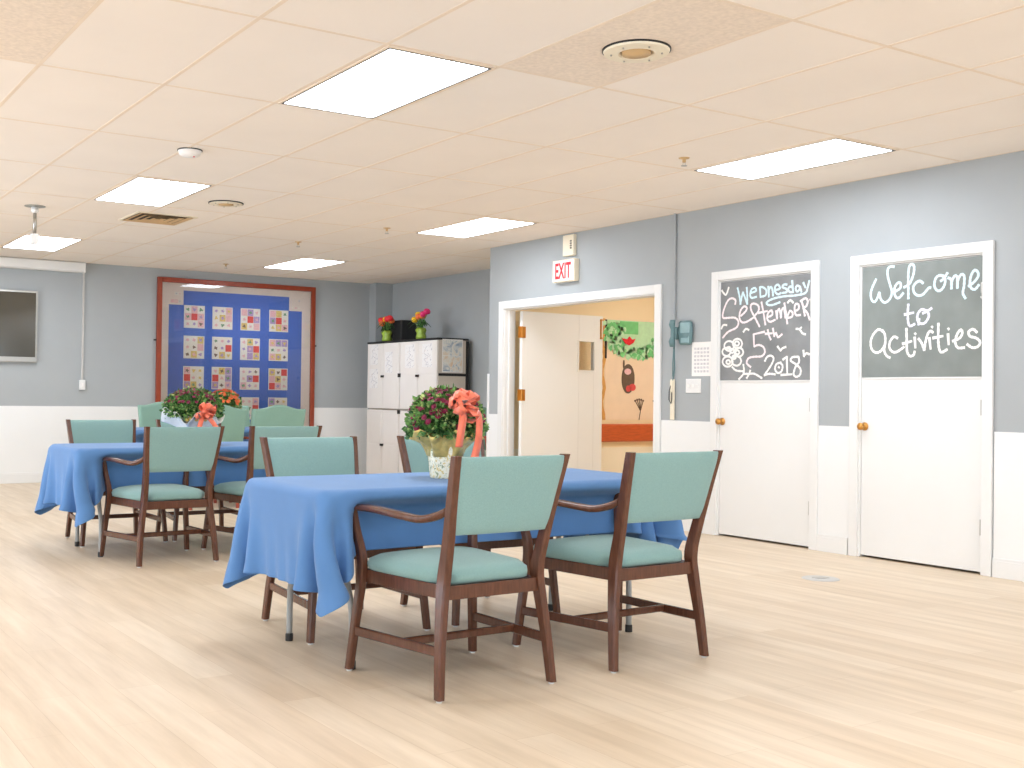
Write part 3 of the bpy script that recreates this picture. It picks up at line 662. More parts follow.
# ------------------------------------------------------------------ chairs
def lerp_path(keys, n=5):
    """smooth a list of (point, size) keys"""
    P = [Vector(k[0]) for k in keys]; S = [k[1] for k in keys]; o, s = [], []
    PP = [P[0]]+P+[P[-1]]
    for i in range(1, len(PP)-2):
        a, b, c, d = PP[i-1:i+3]
        for t in range(n):
            t = t/n
            o.append(.5*((2*b)+(c-a)*t+(2*a-5*b+4*c-d)*t*t+(3*b-a-3*c+d)*t**3))
            s.append((S[i-1][0]*(1-t)+S[i][0]*t, S[i-1][1]*(1-t)+S[i][1]*t))
    o.append(P[-1]); s.append(S[-1]); return o, s
def post_y(z): # lean of the back posts
    return -.262-(max(0, z-.43)/.445)**1.15*.112
def post_x(z): return .214+.034*max(0, (z-.43)/.445)
def make_chair(name='dining_chair'):
    t = thing(name, None, 'chair')
    X, Y = (1, 0, 0), (0, 1, 0)
    for s in (-1, 1):
        p, q = lerp_path([((s*.258, -.300, .008), (.030, .036)), ((s*.246, -.283, .17), (.031, .042)), ((s*.226, -.264, .34), (.032, .052)), ((s*.215, -.260, .44), (.032, .058)),
                          ((s*.220, post_y(.56), .56), (.031, .050)), ((s*.235, post_y(.73), .73), (.030, .044)), ((s*.249, post_y(.878), .878), (.029, .038))])
        MB().sweep(p, q, X, Y, r=.18).build('back_leg', 'wood', t, smooth=False)
        p, q = lerp_path([((s*.300, .272, .008), (.030, .034)), ((s*.284, .255, .2), (.031, .038)), ((s*.268, .240, .37), (.032, .044)), ((s*.270, .240, .46), (.032, .044)), ((s*.284, .262, .56), (.030, .036)), ((s*.292, .278, .640), (.028, .034))])
        MB().sweep(p, q, X, Y, r=.18).build('front_leg', 'wood', t)
        p, q = lerp_path([((s*.293, .305, .640), (.042, .022)), ((s*.297, .20, .650), (.048, .024)), ((s*.297, .05, .652), (.048, .025)), ((s*.290, -.10, .645), (.044, .026)), ((s*.272, -.19, .641), (.038, .028)), ((s*.248, -.255, .657), (.034, .030)), ((s*.232, -.292, .676), (.028, .030))], 6)
        MB().sweep(p, q, X, (0, 0, 1), r=.35).build('armrest', 'wood', t, smooth=True)
        MB().sweep([(s*.246, -.283, .172), (s*.288, .258, .160)], [(.018, .036), (.018, .036)], X, (0, 0, 1), r=.2).build('side_stretcher', 'wood', t)
        MB().lathe([(.011, 0), (.012, .010)], (s*.258, -.300, 0), n=12).build('glide', 'glide', t)
        MB().lathe([(.011, 0), (.012, .010)], (s*.300, .272, 0), n=12).build('glide', 'glide', t)
    MB().sweep([(-.262, -.06, .170), (.262, -.06, .170)], [(.020, .030), (.020, .030)], Y, (0, 0, 1), r=.25).build('cross_stretcher', 'wood', t)
    f = MB()
    zz0, zz1 = .352, .403
    out = [(-.213, -.272), (.213, -.272), (.262, .246), (-.262, .246)]; inn = [(-.190, -.248), (.190, -.248), (.238, .222), (-.238, .222)]
    v = [(x, y, z) for z in (zz0, zz1) for x, y in out+inn]
    fs = []
    for k in range(4):
        l = (k+1) % 4
        fs += [(k, l, 8+l, 8+k), (4+k, 12+k, 12+l, 4+l), (k, 4+k, 4+l, l), (8+k, 8+l, 12+l, 12+k)]
    f.add(v, fs).build('seat_frame', 'wood', t, bevel=.003)
    MB().rings([[(-.205, -.262, z), (.205, -.262, z), (.255, .238, z), (-.255, .238, z)] for z in (.392, .4015)]).build('seat_base', 'black', t)
    c = MB(); rg = []
    for (ins, z) in ((.004, .400), (-.010, .408), (-.014, .428), (-.008, .446), (.020, .462), (.070, .473), (.140, .479)):
        ring = []
        for k in range(40):
            a = 2*math.pi*k/40; ca, sa = math.cos(a), math.sin(a)
            pw = .26; u = math.copysign(abs(ca)**pw, ca); vv = math.copysign(abs(sa)**pw, sa)
            y = (.246-ins)*vv; hw = .232+.026*(y/.25)-ins
            if y < -.17: hw = min(hw, .198-max(0, ins)+0.0)
            ring.append((hw*u, y-.006, z+(.004*(1-u*u))))
        rg.append(ring)
    c.rings(rg).build('seat_cushion', 'teal', t, smooth=True)
    # upholstered back pad wrapped between the posts
    b = MB(); rg = []; n = 12
    for i in range(13):
        z = .590+(.874-.590)*i/12
        ring = []
        hw = post_x(z)-.010; yy = post_y(z); edge = .006 if i in (0, 12) else (.002 if i in (1, 11) else 0)
        for k in range(n+1):
            u = -1+2*k/n; ring.append((hw*u, yy-.021+edge-.010*(1-u*u), z))
        for k in range(n+1):
            u = 1-2*k/n; ring.append((hw*u, yy+.021-edge-.004*(1-u*u), z))
        rg.append(ring)
    b.rings(rg).build('back_pad', 'teal', t, smooth=True, bevel=.004)
    return t
GR1, GR2 = 'teal chairs around the front table', 'teal chairs around the middle table'
chair = make_chair()
chairs = [(2.398, 3.685, 1.8, 'teal armchair in front of the nearest table, its back to us, on the left', GR1),
 (3.232, 3.710, 1.8, 'teal armchair in front of the nearest table, its back to us, on the right', GR1),
 (2.455, 4.715, 180.5, 'teal armchair on the far side of the nearest table, left of the potted flowers', GR1),
 (3.222, 4.715, 179, 'teal armchair on the far side of the nearest table, behind the potted flowers', GR1),
 (2.405, 7.205, 3.5, 'teal armchair with its back to us at the middle table, left of the two there', GR2),
 (3.122, 7.240, 2.5, 'teal armchair with its back to us at the middle table, right of the two there', GR2),
 (2.400, 8.245, 180, 'teal armchair on the far side of the middle table, at its left end', GR2),
 (3.075, 8.235, 178, 'teal armchair on the far side of the middle table hidden behind its flowers', GR2)]
for k, (x, y, a, lab, gr) in enumerate(chairs):
    o = chair if k == 0 else copy_tree(chair)
    o.location = (x, y, 0); o.rotation_euler = (0, 0, R(a)); o['label'] = lab; o['group'] = gr

def make_camel():
    t = thing('upholstered_chair', None, 'chair')
    out = []; n = 22
    for k in range(n+1):
        u = -1+2*k/n
        out.append((u*.272, .945+.040*math.cos(min(1, abs(u)/.78)*math.pi)*.5+.02))
    def outline(ins):
        r = [(-.255+ins, .30), (-.268+ins, .6)]+[(x*(1-ins/.272), z-ins) for x, z in out]+[(.268-ins, .6), (.255-ins, .30)]
        return r
    rg = []
    for ins, dy in ((.020, -.052), (.004, -.044), (0, -.030), (0, .015), (.006, .028), (.030, .038)):
        rg.append([(x, -.24+dy-.14*max(0, (z-.42)/.55), z) for x, z in outline(ins)])
    MB().rings(rg).build('backrest', 'green', t, smooth=True)
    rg = []
    for ins, z in ((.01, .34), (0, .36), (0, .43), (.02, .465), (.07, .480), (.14, .486)):
        rg.append([(math.copysign(abs(math.cos(a))**.3, math.cos(a))*(.262-ins), .02+math.copysign(abs(math.sin(a))**.3, math.sin(a))*(.262-ins), z) for a in [2*math.pi*k/36 for k in range(36)]])
    MB().rings(rg).build('seat_cushion', 'green', t, smooth=True)
    for sx in (-1, 1):
        MB().sweep([(sx*.235, .235, 0), (sx*.240, .24, .34)], [(.030, .030), (.042, .042)], (1, 0, 0), (0, 1, 0)).build('leg', 'frame', t)
        MB().sweep([(sx*.235, -.30, 0), (sx*.240, -.235, .34)], [(.030, .030), (.042, .042)], (1, 0, 0), (0, 1, 0)).build('leg', 'frame', t)
        a = MB(); p, q = lerp_path([((sx*.272, .225, .34), (.030, .04)), ((sx*.276, .235, .5), (.028, .036)), ((sx*.279, .22, .635), (.03, .04))])
        a.sweep(p, q, (1, 0, 0), (0, 1, 0))
        a.sweep([(sx*.279, .26, .645), (sx*.279, .05, .655), (sx*.272, -.29, .665)], [(.04, .024), (.045, .026), (.034, .024)], (1, 0, 0), (0, 0, 1), r=.35)
        a.build('armrest', 'frame', t)
    return t
G3 = 'green upholstered chairs around the far table'
cc = make_camel()
camels = [(4.480, 10.36, 0, 'green camel backed chair at the far table, right in front of the quilt corner', G3),
 (3.860, 10.36, 2, 'green camel backed chair at the far table, just right of the maroon flowers', G3),
 (4.16, 12.10, 181, 'pale green high backed chair behind the far table, left of the maroon flowers', G3),
 (4.93, 12.10, 180, 'pale green chair behind the far table, in the gap between two green backs', G3),
 (7.265, 10.30, 180, 'green high backed chair in the alcove beside the doorway corner', None)]
for k, (x, y, a, lab, gr) in enumerate(camels):
    o = cc if k == 0 else copy_tree(cc)
    o.location = (x, y, 0); o.rotation_euler = (0, 0, R(a)); o['label'] = lab
    if gr: o['group'] = gr

# ------------------------------------------------------------------ tables and cloths
TZ = .711
def make_table():
    t = thing('folding_table', None, 'table')
    def rr_(hx, hy, r, n=6): return [(sx*(hx-r)+r*math.cos(a0+k*math.pi/2/n), sy*(hy-r)+r*math.sin(a0+k*math.pi/2/n)) for sx, sy, a0 in ((1, 1, 0), (-1, 1, math.pi/2), (-1, -1, math.pi), (1, -1, 1.5*math.pi)) for k in range(n+1)]
    MB().rings([[(x, y, z) for x, y in rr_(hx, hy, .06)] for hx, hy, z in ((.910, .374, TZ-.022), (.915, .379, TZ-.018), (.915, .379, TZ-.004), (.910, .374, TZ))]).build('tabletop', 'lam', t)
    MB().box(-.86, .86, -.325, -.310, TZ-.045, TZ-.022).box(-.86, .86, .310, .325, TZ-.045, TZ-.022).build('edge_frame', 'steel', t)
    for s in (-1, 1):
        x = s*.73
        l = MB()
        for q in (-1, 1):
            pts = [(x, q*.235, TZ-.03), (x, q*.235, .42), (x, q*.240, .36), (x, q*.262, .30), (x, q*.284, .25), (x, q*.292, .20), (x, q*.294, .012)]
            l.tube(catmull3(pts), .0135, 12)
        l.tube([(x, -.24, .345), (x, .24, .345)], .010, 10); l.tube([(x, -.235, TZ-.035), (x, .235, TZ-.035)], .012, 10)
        l.tube([(x, 0, .345), (x-s*.02, 0, .50), (x-s*.33, 0, TZ-.03)], .008, 8)
        o = l.build('leg_frame', 'steel', t, smooth=True)
        for q in (-1, 1): MB().lathe([(.017, 0), (.017, .030), (.0145, .034)], (x, q*.294, 0), n=14).build('foot_cap', 'rubber', o)
    return t
def catmull3(pts, k=4):
    P = [Vector(p) for p in pts]; P = [P[0]]+P+[P[-1]]; o = []
    for i in range(1, len(P)-2):
        a, b, c, d = P[i-1:i+3]
        for t in range(k):
            t = t/k; o.append(.5*((2*b)+(c-a)*t+(2*a-5*b+4*c-d)*t*t+(3*b-a-3*c+d)*t**3))
    o.append(P[-1]); return o
TC = [(2.840, 4.262, 'folding table with grey legs under the nearest blue cloth'), (2.815, 7.752, 'folding table with grey legs under the middle blue cloth'), (4.16, 11.33, 'folding table under the farthest blue cloth')]
tb = make_table()
for k, (x, y, lab) in enumerate(TC):
    o = tb if k == 0 else copy_tree(tb)
    o.location = (x, y, 0); o['label'] = lab; o['group'] = 'folding tables under blue cloths'

def drape(cx, cy, LX, LY, ox, oy, near, far, seed, h=.026, steps=150):
    """cloth settled over the table top; near / far = chair fronts (x, y, turned) that push the skirt in"""
    rs = np.random.RandomState(seed)
    nx, ny = int(round(LX/h))+1, int(round(LY/h))+1
    hx, hy = LX/(nx-1), LY/(ny-1)
    gx, gy = np.meshgrid(np.linspace(-LX/2, LX/2, nx)+ox, np.linspace(-LY/2, LY/2, ny)+oy, indexing='ij')
    P = np.stack([gx, gy, np.full_like(gx, TZ+.010)], -1); P[..., 2] += rs.rand(nx, ny)*.004
    P[..., 0] += .004*np.sin(gy*14+seed); P[..., 1] += .004*np.sin(gx*11+seed)
    V = np.zeros_like(P); dt = 1/60.
    bx, by = .915+.013, .38+.013; top = TZ+.008
    diag = math.hypot(hx, hy)
    def con(A, B, rest, k):
        d = B-A; l = np.sqrt((d*d).sum(-1, keepdims=True))+1e-9
        c = d*((l-rest)/l)*.5*k
        A += c; B -= c
    def conc(A, B, rest, k): # only resist compression (bending)
        d = B-A; l = np.sqrt((d*d).sum(-1, keepdims=True))+1e-9
        c = d*(np.minimum(l-rest, 0)/l)*.5*k
        A += c; B -= c
    for st in range(steps):
        V[..., 2] -= 9.8*dt; V *= .97
        Q = P.copy(); P = P+V*dt
        for it in range(24):
            for a in (0, 1):
                con(P[a:nx-1:2][:, :], P[a+1:nx:2][:P[a:nx-1:2].shape[0]], hx, 1)
                con(P[:, a:ny-1:2], P[:, a+1:ny:2][:, :P[:, a:ny-1:2].shape[1]], hy, 1)
            for a in (0, 1):
                A = P[a:nx-1:2, :-1]; con(A, P[a+1:nx:2, 1:][:A.shape[0]], diag, .35)
                A = P[a:nx-1:2, 1:]; con(A, P[a+1:nx:2, :-1][:A.shape[0]], diag, .35)
            if it % 2 == 0:
                for a in range(4):
                    A = P[a:nx-2:4]; B = P[a+2:nx:4][:A.shape[0]]; A = A[:B.shape[0]]; conc(A, B, 2*hx, .06)
                    A = P[:, a:ny-2:4]; B = P[:, a+2:ny:4]; k = min(A.shape[1], B.shape[1]); conc(A[:, :k], B[:, :k], 2*hy, .06)
            x, y, z = P[..., 0], P[..., 1], P[..., 2]
            ins = (abs(x) < bx) & (abs(y) < by) & (z < top) & (z > top-.050)
            dx = bx-abs(x); dy = by-abs(y); dz = top-z
            mz = ins & (dz <= np.minimum(dx, dy)+.004); mx = ins & ~mz & (dx < dy); my = ins & ~mz & ~mx
            z[mz] = top; x[mx] = np.sign(x[mx])*bx; y[my] = np.sign(y[my])*by
            np.maximum(z, .01, out=z)
        V = (P-Q)/dt
        top_m = (abs(P[..., 0]) < bx-.01) & (abs(P[..., 1]) < by-.01) & (P[..., 2] > top-.004)
        if st > 15: P[top_m] = Q[top_m]; V[top_m] = 0
        V = np.clip(V, -1.4, 1.4)
    # the chair arms and seats hold the skirt in under the table edge
    x, y, z = P[..., 0], P[..., 1], P[..., 2]
    d_ = .711-z; z[:] = np.where(d_ > .345, .711-(.345+(d_-.345)*(.45-.3*(x > .6)*1.0)), z)
    def ss(t): t = np.clip(t, 0, 1); return t*t*(3-2*t)
    for lst, sg, dist in ((near, 1, .135), (far, -1, .150)):
        if sg > 0: x += .060*ss((d_-.12)/.35)*ss((-.22-y)/.15)*(x < -.85)
        if 1:
            w_ = ss((x+.83)/.16)*ss((1.30-x)/.1)*ss((-sg*y-.34)/.03)
            g_ = ss((.672-z)/.05)*ss((.97-x)/.15)
            y += sg*dist*w_*g_; z[:] = np.where(z < .70, .70-(.70-z)*(1-.26*w_), z)
    e_ = (z > .668) & (z < .705) & (abs(y) > .33) & (abs(x) < bx); y[e_] = np.sign(y[e_])*np.maximum(abs(y[e_]), .394)
    v = [(float(a+0), float(b), float(c)) for a, b, c in P.reshape(-1, 3)]
    f = [(i*ny+j, (i+1)*ny+j, (i+1)*ny+j+1, i*ny+j+1) for i in range(nx-1) for j in range(ny-1)]
    return v, f
def cloth(cx, cy, near, far, lab, ox=0, oy=0, LX=2.60, LY=1.46, seed=1, steps=170):
    v, f = drape(cx, cy, LX, LY, ox, oy, [(x-cx, y-cy) for x, y in near], [(x-cx, y-cy) for x, y in far], seed, steps=steps)
    o = MB().add(v, f).build('tablecloth', 'cloth', smooth=True, loc=(cx, cy, 0))
    s = o.modifiers.new('s', 'SOLIDIFY'); s.thickness = .002; s.offset = 1
    q = o.modifiers.new('sub', 'SUBSURF'); q.levels = 1; q.render_levels = 1
    return tag(o, lab, 'tablecloth', 'blue tablecloths')
cloth(TC[0][0], TC[0][1], [(c[0], c[1]) for c in chairs[0:2]], [(c[0], c[1]) for c in chairs[2:4]], 'blue cloth draped over the nearest table', -.01, .02, seed=3)
cloth(TC[1][0], TC[1][1], [(c[0], c[1]) for c in chairs[4:6]], [(c[0], c[1]) for c in chairs[6:8]], 'blue cloth draped over the middle table with the white wrapped flowers', -.03, .0, LY=1.50, seed=8)
cloth(TC[2][0], TC[2][1], [(c[0], c[1]) for c in camels[0:2]], [(c[0], c[1]) for c in camels[2:4]], 'blue cloth on the farthest table by the quilt', 0, 0, seed=5, steps=140)

# ------------------------------------------------------------------ potted mums
def petal_bloom(r, n=11, layers=2, rnd=random):
    mb = MB()
    for l in range(layers):
        rr = r*(1-.33*l)
        for k in range(n-2*l):
            a = 2*math.pi*(k+.5*l)/(n-2*l); c, s = math.cos(a), math.sin(a); w = rr*.30
            lift = .25+.35*l
            pts = [(0, 0, .1*rr), (rr*.55, w, rr*lift*.5), (rr, 0, rr*lift), (rr*.55, -w, rr*lift*.5)]
            mb.add([(x*c-y*s, x*s+y*c, z+l*r*.12) for x, y, z in pts], [(0, 1, 2, 3)])
    mb.lathe([(r*.16, r*.1), (r*.14, r*.3), (.0005, r*.36)], n=6)
    return mb
def bloom_mesh(name, r, m, n=11, layers=2):
    o = petal_bloom(r, n, layers).build(name, m); me = o.data; bpy.data.objects.remove(o); return me
def orient(o, d, spin):
    q = Vector(d).to_track_quat('Z', 'Y'); o.rotation_mode = 'QUATERNION'; o.rotation_quaternion = q @ Matrix.Rotation(spin, 4, 'Z').to_quaternion()
def foliage(mb, rnd, n, c, rad, size, zmin, loose=.1, inner=.72):
    cx, cy, cz = c
    for _ in range(n):
        a = rnd.uniform(0, 2*math.pi); u = rnd.uniform(zmin, 1); s = math.sqrt(max(0, 1-u*u))
        k = rnd.uniform(inner, 1.0+loose*rnd.random())
        d = Vector((s*math.cos(a), s*math.sin(a), u)); p = Vector((cx+d.x*rad[0]*k, cy+d.y*rad[1]*k, cz+d.z*rad[2]*k))
        d2 = (d+Vector((rnd.uniform(-.8, .8), rnd.uniform(-.8, .8), rnd.uniform(-.4, .9)))).normalized()
        side = d2.cross(Vector((rnd.uniform(-1, 1), rnd.uniform(-1, 1), rnd.uniform(-1, 1)))).normalized()
        l = size*rnd.uniform(.6, 1.15); w = l*.36; up = d2.cross(side)*l*.12
        mb.add([p, p+d2*l*.35+side*w+up, p+d2*l*.7+side*w*.7+up, p+d2*l, p+d2*l*.7-side*w*.7+up, p+d2*l*.35-side*w+up, p+d2*l*.5], [(0, 1, 6), (1, 2, 6), (2, 3, 6), (3, 4, 6), (4, 5, 6), (5, 0, 6)], rnd.choice([0, 0, 0, 1, 0, 1, 2]))
def bow(parent, c, sc, d, tails, rnd):
    """looped ribbon bow; d = facing direction"""
    d = Vector(d).normalized(); sx = d.cross(Vector((0, 0, 1))).normalized(); up = sx.cross(d); c = Vector(c); mb = MB()
    def strip(path, w, wv):
        L_, R_ = [], []
        for i, p in enumerate(path):
            t = (path[min(i+1, len(path)-1)]-path[max(i-1, 0)]).normalized(); b = t.cross(wv).normalized() if t.cross(wv).length > .01 else sx
            L_.append(p+b*w/2); R_.append(p-b*w/2)
        n = len(path); mb.add(L_+R_, [(i, i+1, n+i+1, n+i) for i in range(n-1)])
    for k in range(13):
        a = rnd.uniform(0, 2*math.pi); el = rnd.uniform(.15, 1.1); r = sc*rnd.uniform(.75, 1.1)
        ax = (sx*math.cos(a)+up*math.sin(a))*math.cos(el)+d*math.sin(el)
        b = ax.cross(sx*math.sin(a)-up*math.cos(a)).normalized()
        path = []
        for i in range(11):
            th_ = 2*math.pi*i/10
            path.append(c+ax*r*.5*(1-math.cos(th_))+b*r*.30*math.sin(th_))
        wv = b.cross(ax).normalized().cross(ax)
        strip(path, sc*.42, ax.cross(b).cross((path[1]-path[0])))
    for tl in tails:
        P = [c]+[Vector(q) for q in tl]; strip(catmull3(P, 5), sc*.40, d)
    o = mb.build('bow', 'ribbon', parent, smooth=True); s = o.modifiers.new('s', 'SOLIDIFY'); s.thickness = .0012
    return o

bm_maroon = bloom_mesh('bloom', .017, 'maroon'); bm_orange = bloom_mesh('bloom', .026, 'orange')
def potted_mum(loc, lab, rad, cz, fol, bl_n, bl_me, seed, top_bias, wrap, nleaf=3200, zc=-.40):
    rnd = random.Random(seed)
    t = thing('potted_mum', lab, 'flower pot', loc, 0, None)
    # foil cup with a crinkled flared rim
    wrap(t, rnd)
    f = MB()
    rg = []
    for i in range(9):
        u = -1+2*i/8*.98+.01; s = math.sqrt(max(.0, 1-u*u))
        rg.append([(rad[0]*.74*s*math.cos(a), rad[1]*.74*s*math.sin(a), cz+rad[2]*(.74 if u > 0 else .35)*u) for a in [2*math.pi*k/20 for k in range(20)]])
    f.rings(rg, 1)
    foliage(f, rnd, nleaf, (0, 0, cz), rad, .027, zc)
    f.build('foliage', fol, t)
    k = 0; placed = []
    while k < bl_n:
        a = rnd.uniform(0, 2*math.pi); u = 1-abs(rnd.gauss(0, top_bias)); 
        if u < zc*.7: continue
        s = math.sqrt(max(0, 1-u*u)); d = Vector((s*math.cos(a), s*math.sin(a), u))
        p = Vector((d.x*rad[0]*1.05, d.y*rad[1]*1.05, cz+d.z*rad[2]*1.07))
        if placed and min((p-q).length for q in placed) < .016: continue
        placed.append(p); o = bpy.data.objects.new('bloom', bl_me); COL.objects.link(o); o.parent = t; o.location = p
        orient(o, (d+Vector((rnd.uniform(-.3, .3), rnd.uniform(-.3, .3), .35))), rnd.uniform(0, 6)); sc = rnd.uniform(.8, 1.2); o.scale = (sc, sc, sc); k += 1
    return t
def wrap1(t, rnd):
    ph = [rnd.uniform(0, 6) for _ in range(5)]
    MB().lathe([(.001, 0), (.066, 0), (.070, .012), (.076, .08), (.084, .150), (.082, .152), (.001, .15)], n=40, wob=lambda i, a: 1+.018*math.sin(a*9+i)+.012*math.sin(a*17+2*i)).build('pot_wrap', 'potwrap', t, smooth=True)
    w = lambda i, a: 1+(.05+.035*i)*math.sin(a*5+ph[0]+i*.5)+(.03+.03*i)*math.sin(a*11+ph[1]-i)
    o = MB(); n = 60; rg = []
    for i, (r, h) in enumerate([(.080, .100), (.088, .130), (.104, .158), (.128, .182), (.150, .200)]):
        rg.append([(r*w(i, a)*math.cos(a), r*w(i, a)*math.sin(a), h+i*.003*math.sin(a*7+ph[2])+i*.003*math.sin(a*13+ph[3])) for a in [2*math.pi*k/n for k in range(n)]])
    o.rings(rg, cap=False); q = o.build('foil_collar', 'gold', t, smooth=True); s = q.modifiers.new('s', 'SOLIDIFY'); s.thickness = .001
    q['label'] = 'crinkled gold foil collar'
def wrap2(t, rnd):
    ph = [rnd.uniform(0, 6) for _ in range(5)]; o = MB(); n = 64; rg = []
    for i, (r, h) in enumerate([(.062, 0), (.072, .06), (.084, .12), (.115, .160), (.160, .192), (.205, .218)]):
        rg.append([(r*(1+.018*i*math.sin(a*4+ph[0]))*math.cos(a), r*(1+.018*i*math.sin(a*4+ph[0]))*math.sin(a), h+i*.009*math.sin(a*4+ph[2])+i*.004*math.sin(a*9+ph[3])) for a in [2*math.pi*k/n for k in range(n)]])
    o.rings(rg, cap=False); q = o.build('paper_wrap', 'wfoil', t, smooth=True); s = q.modifiers.new('s', 'SOLIDIFY'); s.thickness = .0015
    o = MB(); 
    for k in range(7):
        a = -2.2+k*.22; o.lathe([(.001, -.004), (.018, 0), (.014, .010), (.001, .013)], (.150*math.cos(a), .150*math.sin(a), .185+.01*(k % 2)), 'y', 8)
    o.build('gold_print', 'gold', t)
t = potted_mum((2.735, 4.27, TZ+.008), 'potted maroon mum with orange bow and gold foil on the nearest table', (.164, .164, .148), .245, ['leaf', 'leafd', 'bud'], 120, bm_maroon, 4, .46, wrap1)
t['group'] = 'potted mums on the tables'
rn = random.Random(2)
bow(t, (-.030, -.155, .318), .100, (.1, -.85, .45), [[(-.050, -.215, .29), (-.065, -.225, .22), (-.070, -.215, .15)], [(.035, -.20, .30), (.045, -.20, .20), (.035, -.19, .12), (.020, -.19, .07)]], rn)
t = potted_mum((2.815, 7.76, TZ+.008), 'potted maroon mum with orange bow in white paper on the middle table', (.200, .195, .140), .250, ['leaf', 'leafd', 'bud'], 110, bm_maroon, 9, .34, wrap2)
t['group'] = 'potted mums on the tables'
bow(t, (.0, -.215, .235), .085, (.0, -1, .25), [[(-.03, -.25, .18), (-.05, -.26, .12)], [(.05, -.25, .17), (.09, -.26, .11)]], rn)
t = potted_mum((4.44, 11.30, TZ+.008), 'potted orange mum on the farthest table in front of the quilt', (.175, .17, .15), .245, ['leaf', 'leafd', 'bud'], 80, bm_orange, 12, .40, wrap1, 900)
t['group'] = 'potted mums on the tables'

# ------------------------------------------------------------------ cabinets in the alcove
XC = 7.30
def cabinet(y0, y1, z0, z1, lab, top):
    t = thing('storage_cabinet', lab, 'cabinet', (XC+.22, (y0+y1)/2, z0), 0, 'beige storage cabinets in the alcove')
    hy = (y1-y0)/2; hz = z1-z0
    MB().box(-.195, .235, -hy, hy, .004, hz-(.026 if top else 0)).build('body', 'beige2', t, bevel=.004)
    if top: MB().box(-.225, .240, -hy-.006, hy+.006, hz-.024, hz).build('top_cap', 'black', t, bevel=.005)
    zt = hz-(.030 if top else .006)
    MB().box(.200, .242, -hy-.006, hy+.004, 0, zt).build('rear_post', 'black', t, bevel=.003)
    MB().box(-.200, .240, -hy-.008, -hy-.001, hz/2-.018, hz/2+.014).build('side_band', 'black', t, bevel=.002)
    for s in (-1, 1):
        a, b = (-hy+.004, -.003) if s < 0 else (.003, hy-.004)
        d = MB().box(-.222, -.196, a, b, .012, zt)
        d = d.build('door', 'beige', t, bevel=.006)
        p = MB()
        for (q0, q1) in ((.03, hz/2-.012), (hz/2+.012, hz-.05)): p.box(-.226, -.222, a+.03, b-.03, q0, q1)
        p.build('door_panel', 'beige', d, bevel=.003)
        yk = -.025 if s < 0 else .025
    MB().box(-.240, -.222, -.035, .035, hz/2-.03, hz/2+.0).lathe([(.012, -.015), (.012, 0)], (-.238, 0, hz/2-.014), 'x', 10).build('latch', 'black', t, bevel=.002)
    for s in (-1, 1):
        for zc in ((0.03, hz/2) if top else (hz-.03, hz/2)):
            pass
    for s in ((-1,) if y0 > 12.52 else (1,)):
        MB().box(-.232, -.222, s*hy-.028 if s > 0 else s*hy, s*hy if s > 0 else s*hy+.028, (hz/2-.03) if top else hz-.05, (hz/2+.02) if top else hz).build('corner_bracket', 'black', t, bevel=.002)
    return t
cabinet(12.525, 13.385, .904, 1.806, 'upper beige cabinet stacked nearer the corner pillar', True)
cabinet(12.525, 13.385, 0, .903, 'lower beige cabinet nearer the corner pillar', False)
cabinet(11.615, 12.515, .904, 1.806, 'upper beige cabinet stacked at the right with the print on its side', True)
cabinet(11.615, 12.515, 0, .903, 'lower beige cabinet standing at the right under the other one', False)
def sheet(y0, y1, z0, z1, lab, m='sketch'):
    t = thing('taped_drawing', lab, 'drawing', (XC-.007, (y0+y1)/2, (z0+z1)/2), 0, 'drawings taped to the cabinet doors')
    hy, hz = (y1-y0)/2, (z1-z0)/2
    MB().box(0, .0012, -hy, hy, -hz, hz).build('sheet', m, t)
    s = MB(); rr_ = random.Random(int(y0*100)); pts = [(rr_.uniform(-.6, .6)*hy, -hz*.8+hz*1.6*k/7) for k in range(8)]
    stroke(s, pts, .008, -.0006); o = s.build('line_drawing', 'ink', t)
sheet(13.085, 13.295, 1.495, 1.765, 'white drawing taped highest at the left edge of the cabinets')
sheet(13.080, 13.310, 1.185, 1.440, 'pale blue white drawing taped lower at the left edge of the cabinets')
sheet(12.700, 12.890, 1.385, 1.660, 'white drawing taped on the second cabinet door from the left')
sheet(12.145, 12.375, 1.440, 1.737, 'white drawing taped on the third cabinet door from the left')
sheet(11.720, 11.955, 1.445, 1.736, 'drawing of a red topped figure taped on the rightmost cabinet door')
t = thing('side_print', 'seascape print with black border on the end of the cabinet', 'picture', (7.515, 11.604, 1.585))
MB().box(-.150, .150, -.004, 0, -.205, .205).build('mount', 'paper', t); MB().box(-.138, .138, -.0052, -.004, .005, .190).box(-.138, .138, -.0052, -.004, -.190, -.002).build('picture', 'seascape', t)

